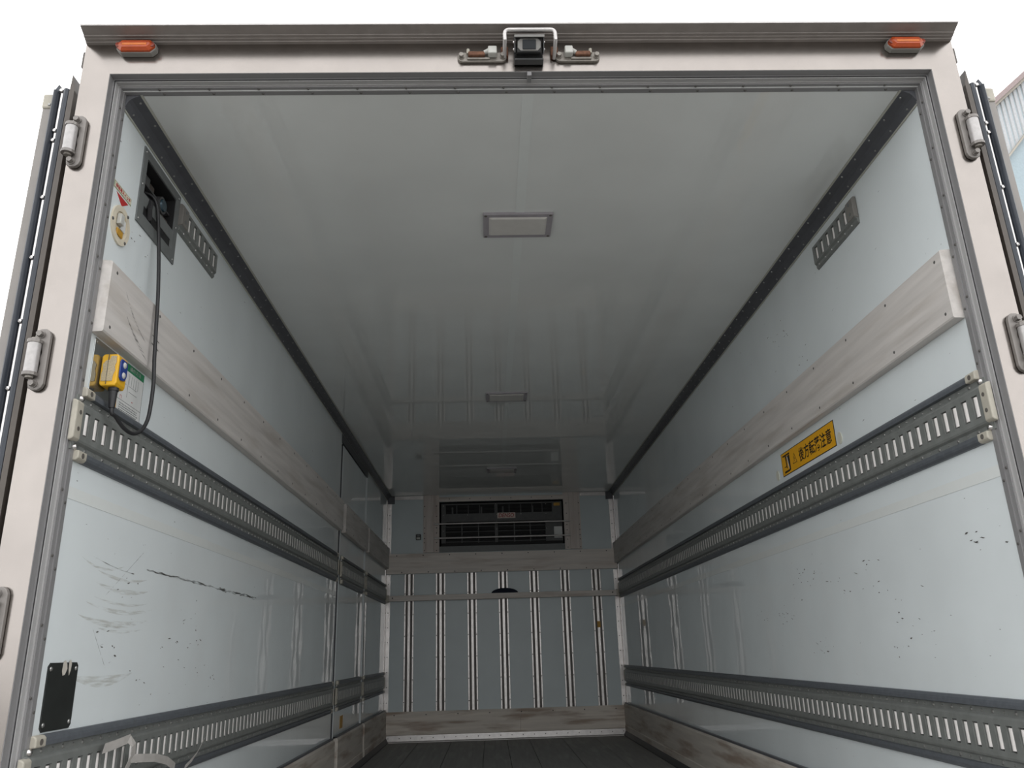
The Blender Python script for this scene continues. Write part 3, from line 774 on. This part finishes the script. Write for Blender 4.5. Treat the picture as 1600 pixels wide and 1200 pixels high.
for x in (-.43, -.318, -.207, .082, .195, .305, .405):
    MB().box(x-.004, x+.004, FY+.006, FY+.014, 2.022, 2.116).build('grille_bar', 'unit_grey', t)
for x in (-.472, -.19, .02, .31):
    MB().box(x-.008, x+.008, FY+.004, FY+.012, 2.026, 2.090).build('grille_clip', 'unit_grey', t)
MB().box(-.538, .500, FY+.026, FY+.03, 1.745, 1.945).build('louvre_backing', 'void', t)
for a, b in ((-.534, -.386), (-.376, -.226), (-.216, -.066), (-.026, .122), (.132, .276), (.286, .430)):
    for k in range(4):
        z = 1.920-.048*k
        MB().prism([(FY+.022, z), (FY-.004, z-.020), (FY-.004, z-.026), (FY+.022, z-.012)], 'x', a, b).build('louvre', 'unit', t)
MB().box(.430, .500, FY, FY+.03, 1.745, 1.945).build('side_panel', 'unit_grey', t)
for x in (-.381, -.221, .127, .281): MB().box(x-.005, x+.005, FY-.002, FY+.02, 1.745, 1.945).build('louvre_mullion', 'unit_grey', t)
bd = MB().box(-.036, .140, FY-.006, FY, 1.972, 2.026).build('badge', 'pinkplate', t)
lettering('DENSO', bd, 'badge_red', (.052, FY-.0065, 1.999), (1, 0, 0), (0, 0, 1), .052, width=.150, bold=.0009, shear=.18)
MB().box(.518, .578, FY-.002, FY, 2.083, 2.112).build('warning_sticker', 'ochre', t)
MB().box(.512, .590, FY-.002, FY, 1.772, 1.880).build('data_label', 'paper', t)
sc = MB()
for x, z in ((-.56, 2.105), (-.56, 2.015), (-.325, 2.012), (-.05, 2.115), (-.04, 2.012), (.195, 2.012), (.44, 2.01), (.44, 2.105), (.44, 1.865), (-.56, 1.86), (-.045, 1.87)):
    sc.dome((x, FY, z), (0, -1, 0), .0055, .003, 6)
stuff(sc.build('screw_row', 'zinc', t))
# guard bars in front of it
for z, lb in ((1.922, 'upper'), (1.786, 'lower')):
    t = thing('guard_bar', (.005, L-.02, z-.01), '%s of two thin bright bars across the cooling unit' % lb, 'bar', 'bars across the cooling unit')
    MB().cyl((-.650, L-.034, z), (.664, L-.034, z), .0075, n=10).build('rod', 'alu_light', t, smooth=True)
    for x in (-.628, .640): MB().box(x-.010, x+.010, L-.034, L-.012, z-.007, z+.007).build('bracket', 'alu_light', t)
# temperature sensor box
t = thing('sensor_box', (-.798, L, 1.775), 'small black and white sensor box left of the cooling unit', 'sensor')
MB().box(-.822, -.774, L-.022, L, 1.778, 1.832).build('case', 'unit', t, bevel=.006)
MB().box(-.815, -.781, L-.025, L-.020, 1.782, 1.802).build('label', 'white', t, bevel=.002)
MB().box(-.808, -.786, L-.025, L-.020, 1.810, 1.826).build('display', 'frame_grey', t)

# ---- ceiling lights
for k, yc in enumerate((.784, 2.840, 4.905)):
    t = thing('ceiling_light', (-.003, yc, H-.012), 'rectangular ceiling light, %s one inward from the rear opening' % ('first', 'second', 'third')[k], 'light', 'flush lights along the ceiling')
    m = MB(); x0, x1, y0, y1 = -.127, .121, yc-.082, yc+.082; a, b, c, d = x0+.020, x1-.020, y0+.018, y1-.018
    m.box(x0, x1, y0, c, H-.010, H); m.box(x0, x1, d, y1, H-.010, H); m.box(x0, a, c, d, H-.010, H); m.box(b, x1, c, d, H-.010, H)
    m.build('frame', 'lightframe', t, recalc=False)
    m = MB(); m.add([(a, c, H-.009), (b, c, H-.009), (b, d, H-.009), (a, d, H-.009), (a+.008, c+.008, H-.014), (b-.008, c+.008, H-.014), (b-.008, d-.008, H-.014), (a+.008, d-.008, H-.014)],
                    [(0, 1, 5, 4), (1, 2, 6, 5), (2, 3, 7, 6), (3, 0, 4, 7), (4, 5, 6, 7), (0, 3, 2, 1)])
    m.build('diffuser', 'lens', t)
    for x in (x0+.009, x1-.009):
        for y in (y0+.009, y1-.009): MB().dome((x, y, H-.010), (0, 0, -1), .006, .002, 8).build('screw', 'hole', t)

# ---- left wall fittings: recess with junction gear
t = thing('wiring_recess', (-1.1, .35, 1.91), 'grey framed recess full of dark wiring on the left wall', 'recess')
m = MB()
def lb(mb, d0, d1, y0, y1, z0, z1): return sbox(mb, -1, d0, d1, y0, y1, z0, z1)
lb(m, 0, .004, .213, .238, 1.908, 2.148); lb(m, 0, .004, .462, .490, 1.908, 2.148)
lb(m, 0, .004, .238, .462, 2.120, 2.148); lb(m, 0, .004, .238, .462, 1.908, 1.945)
m.build('frame', 'frame_grey', t, recalc=False)
m = MB(); lb(m, -.058, -.052, .236, .464, 1.94, 2.122); m.build('back_plate', 'void', t)
m = MB(); lb(m, -.052, -.0005, .2362, .2395, 1.941, 2.121); lb(m, -.052, -.0005, .4605, .4638, 1.941, 2.121); lb(m, -.052, -.0005, .2395, .4605, 2.118, 2.1215); lb(m, -.052, -.0005, .2395, .4605, 1.941, 1.944); m.build('liner', 'void', t, recalc=False)
m = MB(); lb(m, -.002, .002, .238, .462, 1.975, 2.012); lb(m, -.002, .002, .238, .252, 1.945, 1.975); lb(m, -.002, .002, .45, .462, 1.945, 1.975)
cvr = m.build('cover_flap', 'frame_grey', t, recalc=False)
m = MB(); lb(m, -.003, .0005, .252, .450, 1.945, 1.975); m.build('slot', 'void', t)
m = MB(); lb(m, -.050, -.012, .245, .455, 2.060, 2.066); m.build('shelf', 'unit', t)
m = MB(); m.cyl((X(-1, -.05), .385, 2.055), (X(-1, -.004), .385, 2.055), .030, .027, 18); cpl = m.build('coupling', 'unit', t, smooth=True)
m = MB(); m.cyl((X(-1, -.004), .385, 2.055), (X(-1, .001), .385, 2.055), .020, .018, 18); m.build('coupling_lens', 'lensblue', cpl, smooth=True)
m = MB(); lb(m, -.05, -.014, .40, .455, 2.014, 2.040); m.build('connector', 'brown', t, bevel=.003)
m = MB(); lb(m, -.05, -.024, .26, .33, 2.075, 2.110); m.build('relay_box', 'unit_grey', t, bevel=.003)
m = MB(); lb(m, -.05, -.030, .345, .375, 2.078, 2.108); m.build('relay_box', 'brown', t, bevel=.003)
m = MB(); m.tube([(X(-1, -.02), .29, 2.03), (X(-1, .006), .285, 2.00), (X(-1, .010), .272, 1.975), (X(-1, .004), .29, 1.955), (X(-1, -.012), .33, 1.958)], .008, 8)
m.build('plug_lead', 'black', t, smooth=True)
dots([(X(-1, .004), y, z) for y in (.225, .478) for z in (1.92, 2.03, 2.135)], (1, 0, 0), .004, .002, 'zinc', t)

# emergency switch
t = thing('round_switch', (-1.1, .135, 1.79), 'cream round recessed switch plate on the left wall below the red triangle', 'switch')
cy_, cz_ = .135, 1.843; RY, RZ = .052, .055
def ring(mb, s, r_out, r_in, d_out, d_in, d_base=0, n=28):
    V = []; 
    for r, d in ((r_out, d_base), (r_out, d_out), (r_in, d_out), (r_in, d_in)):
        for k in range(n):
            a = 2*math.pi*k/n; V.append((X(s, d), cy_+RY*r*math.cos(a), cz_+RZ*r*math.sin(a)))
    Fc = [(j*n+k, j*n+(k+1) % n, (j+1)*n+(k+1) % n, (j+1)*n+k) for j in range(3) for k in range(n)]
    Fc.append(tuple(range(3*n, 4*n))); mb.add(V, Fc); return mb
ring(MB(), -1, 1, .70, .005, .001).build('flange', 'cream', t, smooth=True)
m = MB(); lb(m, .002, .014, .112, .132, 1.838, 1.868); m.build('rocker', 'white', t, bevel=.002)
m = MB(); lb(m, .002, .005, .134, .160, 1.832, 1.866); m.build('guard', 'paper', t, bevel=.001)
m = MB(); lb(m, .002, .006, .115, .150, 1.810, 1.829); m.build('indicator', 'ochre', t, bevel=.002)
MB().dome((X(-1, .002), .135, 1.874), (1, 0, 0), .006, .006, 10).build('pilot', 'cream', t)
for y, z in ((.170, 1.885), (.092, 1.838), (.172, 1.806)):
    MB().dome((X(-1, .005), y-.006, z), (1, 0, 0), .005, .003, 8).build('screw', 'darkscrew', t)
# its sticker
t = thing('switch_sticker', (-1.1, .128, 1.918), 'cream sticker with small red lettering over a red triangle', 'sticker')
m = MB(); lb(m, .0, .0006, .076, .181, 1.928, 1.950); m.build('sheet', 'cream', t)
m = MB(); lb(m, .0006, .0009, .0775, .1795, 1.9295, 1.9485); m.build('border', 'green', t)
m = MB(); lb(m, .0009, .0012, .079, .178, 1.931, 1.947); pn = m.build('field', 'cream', t)
lettering('非常用スイッチ', pn, 'red', (X(-1, .0013), .1285, 1.939), (0, 1, 0), (0, 0, 1), .0125, width=.088, bold=.0003)
MB().add([(X(-1, .0008), .095, 1.924), (X(-1, .0008), .166, 1.924), (X(-1, .0008), .132, 1.900), (X(-1, 0), .095, 1.924), (X(-1, 0), .166, 1.924), (X(-1, 0), .132, 1.900)],
         [(0, 1, 2), (5, 4, 3), (0, 3, 4, 1), (1, 4, 5, 2), (2, 5, 3, 0)]).build('triangle', 'red', t)

# polished mounting plate and yellow hand controller
m = MB(); lb(m, 0, .0025, .096, .215, 1.367, 1.507); o = m.build('mounting_plate', 'plate_mirror', bevel=.0008)
tag(o, 'polished grey metal plate behind the yellow controller', 'plate')
dots([(X(-1, .0025), .104, 1.498), (X(-1, .0025), .207, 1.498)], (1, 0, 0), .003, .0015, 'zinc', o)
cx0, cx1, ya, yb, za, zb = -1.0945, -1.0515, .133, .184, 1.392, 1.476
t = thing('hand_controller', (-1.068, .158, 1.39), 'yellow hand controller with blue buttons, hung on a long looping black cable', 'controller')
bo = MB().prism([(cx0, za+.006), (cx0, zb-.006), (cx0+.006, zb), (cx1-.005, zb), (cx1, zb-.006), (cx1, za+.008), (cx1-.004, za), (cx0+.004, za)], 'y', ya, yb).build('housing', 'yellow', t, bevel=.003)
fp = [(cx0+.005, za+.012), (cx0+.004, za+.030), (cx0+.007, za+.042), (cx0+.005, za+.056), (cx0+.012, za+.066), (cx0+.021, za+.068), (cx0+.024, za+.078), (cx1-.006, za+.078), (cx1-.005, za+.062), (cx1-.008, za+.052), (cx1-.006, za+.040), (cx1-.010, za+.028), (cx1-.011, za+.012)]
gp = MB().prism(fp, 'y', ya-.0018, ya).build('grip_pad', 'tan', t)
MB().box(cx0+.017, cx0+.0182, ya-.0024, ya, za+.004, zb-.002).build('seam', 'hole', gp)
bp = MB().prism([(ya+.008, za+.024), (ya+.006, za+.035), (ya+.006, za+.066), (ya+.012, za+.074), (ya+.038, za+.074), (ya+.044, za+.066), (ya+.044, za+.035), (ya+.036, za+.022), (ya+.016, za+.018)], 'x', cx1, cx1+.004).build('button_panel', 'blue', t, bevel=.001)
for z in (za+.034, za+.061):
    MB().dome((cx1+.004, ya+.026, z), (1, 0, 0), .0085, .004, 12).build('button', 'white', bp, smooth=True)
gx, gy = -1.066, .155
m = MB(); m.cyl((gx, gy, za), (gx, gy, za-.008), .0125, n=14); m.cyl((gx, gy, za-.008), (gx+.001, gy, za-.052), .0105, .0075, n=14); m.build('cable_gland', 'black', t, smooth=True)
# hanging cable
ctrl = [(gx+.001, gy, za-.050), (gx+.003, gy+.001, za-.066), (-1.060, .172, 1.322), (-1.055, .210, 1.304), (-1.050, .255, 1.300), (-1.046, .292, 1.318), (-1.044, .318, 1.352), (-1.044, .328, 1.395), (-1.045, .332, 1.461), (-1.050, .330, 1.537), (-1.056, .330, 1.640), (-1.062, .330, 1.74), (-1.073, .330, 1.855), (-1.087, .328, 1.975), (-1.094, .320, 2.022), (-1.108, .312, 2.044), (-1.13, .305, 2.052)]
def catmull(P, n=6):
    P = [Vector(p) for p in P]; Q = [P[0]]+P+[P[-1]]; out = []
    for i in range(1, len(Q)-2):
        for k in range(n):
            u = k/n; a, b, c, d = Q[i-1], Q[i], Q[i+1], Q[i+2]
            out.append(.5*((2*b)+(c-a)*u+(2*a-5*b+4*c-d)*u*u+(3*b-a-3*c+d)*u**3))
    return out+[P[-1]]
MB().tube(catmull(ctrl), .0052, 10).build('cable', 'black', t, smooth=True)

# white instruction sticker
t = thing('instruction_sticker', (-1.1, .322, 1.366), 'white instruction sticker with a green heading beside the controller', 'sticker')
m = MB(); lb(m, 0, .0008, .225, .394, 1.366, 1.508); m.build('sheet', 'paper', t)
m = MB(); lb(m, .0008, .0012, .226, .393, 1.486, 1.507); hd = m.build('heading', 'green', t)
lettering('操作方法', hd, 'white', (X(-1, .0013), .335, 1.4965), (0, 1, 0), (0, 0, 1), .013, width=.07)
pr = MB()
lb(pr, .0008, .0011, .3925, .394, 1.366, 1.486); lb(pr, .0008, .0011, .226, .393, 1.398, 1.3992)
lb(pr, .0008, .0011, .258, .2592, 1.432, 1.480); lb(pr, .0008, .0011, .300, .3012, 1.415, 1.480)
for (a, b, z) in ((.232, .290, 1.447), (.305, .355, 1.447), (.310, .360, 1.432)): lb(pr, .0008, .0011, a, b, z, z+.001)
for k in range(5): lb(pr, .0008, .0011, .305+.014*k, .306+.014*k, 1.450, 1.478)
for r in range(4):
    y = .262
    while y < .372:
        wd = random.uniform(.004, .010); lb(pr, .0008, .0011, y, y+wd, 1.389-.006*r, 1.3915-.006*r); y += wd+.003
pr.build('fine_print', 'frame_grey', t, recalc=False)
m = MB(); lb(m, .0008, .0012, .228, .246, 1.367, 1.398); m.build('caution_block', 'signyellow', t)
m = MB(); lb(m, .0008, .0012, .262, .270, 1.410, 1.411); lb(m, .0008, .0012, .262, .263, 1.402, 1.411); lb(m, .0008, .0012, .270, .271, 1.402, 1.411); lb(m, .0008, .0012, .333, .339, 1.409, 1.411); m.build('red_print', 'red', t, recalc=False)

# black blanking plate low on the left wall
t = thing('blanking_plate', (-1.1, .165, .598), 'matt black blanking plate low on the left wall', 'plate')
m = MB(); y0, y1, z0, z1, r = .099, .231, .5985, .740, .008
poly = [(y0+r, z0), (y1-r, z0), (y1, z0+r), (y1, z1-r), (y1-r, z1), (y0+r, z1), (y0, z1-r), (y0, z0+r)]
m.prism(poly, 'x', X(-1, 0), X(-1, .003)); m.build('plate', 'blackplate', t)
for y in (y0+.010, y1-.010):
    for z in (z0+.014, z1-.013): MB().dome((X(-1, .003), y, z), (1, 0, 0), .0055, .003, 8).build('screw', 'zinc', t)
for pts in ([(.160, .741), (.168, .745), (.176, .738), (.180, .726), (.172, .714), (.163, .712), (.158, .722)], [(.186, .743), (.192, .746), (.198, .738), (.196, .722), (.191, .712), (.187, .725)]):
    MB().prism(pts, 'x', X(-1, .003), X(-1, .0036)).build('worn_patch', 'chip', t)

# peeling tape on the lower left rail
def ribbon(mb, pts, wd):
    """strip of tape: list of (d,y,z), width vector"""
    n0 = len(mb.v); k = len(pts)
    for i, (d, y, z) in enumerate(pts):
        ww = wd[i] if isinstance(wd, list) else wd
        mb.v += [(X(-1, d), y+ww[0], z+ww[1]), (X(-1, d), y-ww[0], z-ww[1])]
    mb.f += [(n0+2*i, n0+2*i+1, n0+2*i+3, n0+2*i+2) for i in range(k-1)]
    return mb
m = MB()
ribbon(m, [(.033, .350, .541), (.036, .40, .544), (.040, .474, .551)], (.006, .011))
ribbon(m, [(.040, .474, .551), (.048, .490, .535), (.046, .495, .512), (.040, .478, .480), (.036, .455, .455)], [(.008, .008), (.010, .004), (.014, .002), (.018, .004), (.02, .006)])
ribbon(m, [(.044, .492, .503), (.052, .55, .497), (.056, .62, .490), (.052, .72, .471), (.046, .80, .445)], (.003, .010))
ribbon(m, [(.034, 1.075, .494), (.036, 1.05, .484), (.040, 1.00, .462), (.040, .96, .447), (.040, .90, .432)], [(.010, .006), (.006, .006), (.003, .003), (.004, .006), (.004, .006)])
o = m.build('peeling_tape', 'tape', recalc=False)
md = o.modifiers.new('thickness', 'SOLIDIFY'); md.thickness = .0006
tag(o, 'grey strips of peeling tape hanging on the low left lashing rail', 'tape')

# scuffs on the left wall
def crescent(yc, zc, half, sag, wd, mat):
    A = []; B = []
    for i in range(17):
        u = -1+i/8; z = zc+sag*u*u; ww = wd*(1-u*u)+.0003
        A.append((X(-1, .0004), yc+half*u, z+ww)); B.append((X(-1, .0004), yc+half*u, z-ww*.6))
    mb = MB(); mb.v = A+B; mb.f = [(i, i+1, 17+i+1, 17+i) for i in range(16)]
    return mb.build('scuff_mark', mat, wl, recalc=False)
for a in ((.42, .942, .15, .014, .006), (.43, .912, .17, .016, .008), (.43, .880, .16, .012, .004), (.43, .860, .20, .018, .007), (.40, .827, .20, .020, .011), (.43, .812, .14, .010, .004), (.37, .690, .17, .020, .016), (.30, .960, .12, .02, .004)):
    crescent(*a, 'smear_brown')
def scrape(pts, wd, mat='smear_dark'):
    mb = MB(); k = len(pts); A = []; B = []
    for i, (y, z) in enumerate(pts):
        ww = wd*random.uniform(.3, 1.2)
        A.append((X(-1, .0006), y, z+ww)); B.append((X(-1, .0006), y, z-ww))
    mb.v = A+B; mb.f = [(i, i+1, k+i+1, k+i) for i in range(k-1)]
    return mb.build('scrape_mark', mat, wl, recalc=False)
scrape([(.56+1.12*i/50, .984-.008*i/50+random.uniform(-.0015, .0015)) for i in range(51)], .0042, 'fleck' if False else 'smear_dark')
scrape([(1.16+.5*i/30, .979-.004*i/30+random.uniform(-.002, .002)) for i in range(31)], .005, 'smear_dark')
scrape([(.24+.24*i/20, .985-.02*math.sin(math.pi*i/40)) for i in range(21)], .0012)
scrape([(.33+.20*i/20, .900+.13*(i/20)) for i in range(21)], .0008)
scrape([(.285+.09*i/12, .815-.09*i/12) for i in range(13)], .0007)
def flecks(s, n, y0, y1, z0, z1, parent, seed):
    rnd = random.Random(seed); mb = MB()
    cl = [(rnd.uniform(y0, y1), rnd.uniform(z0, z1)) for _ in range(max(3, n//5))]
    for i in range(n):
        c = rnd.choice(cl); y = c[0]+rnd.gauss(0, .05); z = c[1]+rnd.gauss(0, .02)
        a = rnd.uniform(.003, .016)*rnd.uniform(.4, 1); b = rnd.uniform(.0008, .0026); k = rnd.uniform(-.3, .3)
        n0 = len(mb.v)
        mb.v += [(X(s, .0005), y-a, z-k*a), (X(s, .0005), y-.2*a, z-b), (X(s, .0005), y+a, z+k*a), (X(s, .0005), y+.3*a, z+b)]
        mb.f.append((n0, n0+1, n0+2, n0+3))
    return stuff(mb.build('chip_marks', 'fleck', parent, recalc=False))
flecks(1, 85, .2, 1.9, .70, 1.02, wr, 3); flecks(1, 18, .3, 1.6, 1.15, 2.0, wr, 5); flecks(-1, 45, .35, 1.3, .66, .96, wl, 9); flecks(-1, 8, .1, .3, 1.7, 2.0, wl, 11)

# ---- yellow warning sign on the right wall
y0, y1, z0, z1 = .920, 1.457, 1.388, 1.483
t = thing('warning_sign', (1.1, (y0+y1)/2, z0), 'yellow warning sign with black Japanese characters on the right wall', 'sign')
def rb(mb, d0, d1, a, b, c, e): return sbox(mb, 1, d0, d1, a, b, c, e)
m = MB(); rb(m, 0, .0012, y0, y1, z0, z1); m.build('border', 'ink', t)
m = MB(); rb(m, .0012, .0016, y0+.004, y1-.004, z0+.003, z1-.003); fd = m.build('field', 'signyellow', t)
zc = (z0+z1)/2
lettering('後方転落注意', fd, 'ink', (1.1-.0017, 1.105, zc), (0, -1, 0), (0, 0, 1), .058, width=.315, bold=.0007)
tri = MB(); yc = 1.312
tri.prism([(yc+.024, zc-.019), (yc, zc+.023), (yc-.024, zc-.019)], 'x', 1.1-.0018, 1.1-.0016); tr = tri.build('caution_triangle', 'ink', fd)
MB().prism([(yc+.019, zc-.0165), (yc, zc+.017), (yc-.019, zc-.0165)], 'x', 1.1-.0020, 1.1-.0018).build('triangle_fill', 'signyellow', tr)
MB().prism([(yc+.0025, zc-.005), (yc+.0025, zc+.007), (yc-.0025, zc+.007), (yc-.0025, zc-.005)], 'x', 1.1-.0022, 1.1-.0020).build('exclamation', 'ink', tr)
MB().prism([(yc+.0025, zc-.012), (yc+.0025, zc-.008), (yc-.0025, zc-.008), (yc-.0025, zc-.012)], 'x', 1.1-.0022, 1.1-.0020).build('exclamation', 'ink', tr)
pg = MB()
def pp(poly): pg.prism([(a, zc+b) for a, b in poly], 'x', 1.1-.0019, 1.1-.0016)
pp([(1.437, .030), (1.437, .036), (1.360, .036), (1.360, .030)]); pp([(1.412, .030), (1.400, .030), (1.396, -.022), (1.404, -.022)])
pp([(1.400, .026), (1.362, .028), (1.362, -.034), (1.372, -.036), (1.384, -.010), (1.390, .004)]); pp([(1.430, -.030), (1.430, -.038), (1.372, -.038), (1.372, -.030)])
pp([(1.428, -.012), (1.428, -.015), (1.402, -.015), (1.402, -.012)])
pg.build('falling_person_pictogram', 'ink', fd, recalc=False)
ws = MB(); ws.prism([(1.393, zc+.024), (1.386, zc+.024), (1.374, zc-.026), (1.378, zc-.028)], 'x', 1.1-.0021, 1.1-.0019); ws.build('pictogram_stripe', 'paper', fd)
for y, lb_ in ((.886, 'nearer the opening'), (1.517, 'further in')):
    mb = MB(); n = 16
    mb.prism([(y+.018*math.cos(2*math.pi*k/n), 1.407+.022*math.sin(2*math.pi*k/n)) for k in range(n)], 'x', 1.1-.003, 1.1)
    o = mb.build('filler_patch', 'patch', bevel=.001); tag(o, 'yellowed round filler patch beside the yellow sign, %s' % lb_, 'patch', 'filled holes beside the sign')

# ---- warehouse beyond the right door
t = thing('warehouse', (10, 9.5, GROUND), 'grey corrugated warehouse gable with pinkish roof edge beyond the right rear door', 'building')
def roof(x): return 9.03+.855*(x-8.324)
def low(x): return 8.049+1.12*(x-8.326)
XA, XB = 6.2, 11.0
MB().prism([(XA, GROUND), (XA, roof(XA)), (XB, roof(XB)), (2*XB-XA, roof(XA)), (2*XB-XA, GROUND)], 'y', 9.04, 20).build('wall', 'bluewall', t)
m = MB(); x = XA
while x < XB:
    a, b = x, x+.060
    if roof(a) > low(a): m.add([(a, 9.04, low(a)), (a+.012, 9.025, low(a)), (b, 9.025, low(b)), (b+.012, 9.04, low(b)), (a, 9.04, roof(a)), (a+.012, 9.025, roof(a)), (b, 9.025, roof(b)), (b+.012, 9.04, roof(b))],
                                [(0, 1, 5, 4), (1, 2, 6, 5), (2, 3, 7, 6), (0, 3, 2, 1)])
    x += .086
stuff(m.build('corrugated_cladding', 'clad', t))
MB().prism([(XA-.3, roof(XA-.3)), (XA-.3, roof(XA-.3)+.10), (XB, roof(XB)+.10), (XB, roof(XB))], 'y', 8.88, 9.3).build('roof_edge', 'roofedge', t)
MB().prism([(XA-.3, roof(XA-.3)-.05), (XA-.3, roof(XA-.3)), (XB, roof(XB)), (XB, roof(XB)-.05)], 'y', 8.93, 9.1).build('eave_strip', 'eave', t)
MB().prism([(XA, low(XA)-.03), (XA, low(XA)+.01), (XB, low(XB)+.01), (XB, low(XB)-.03)], 'y', 8.96, 9.06).build('sill_strip', 'eave', t)
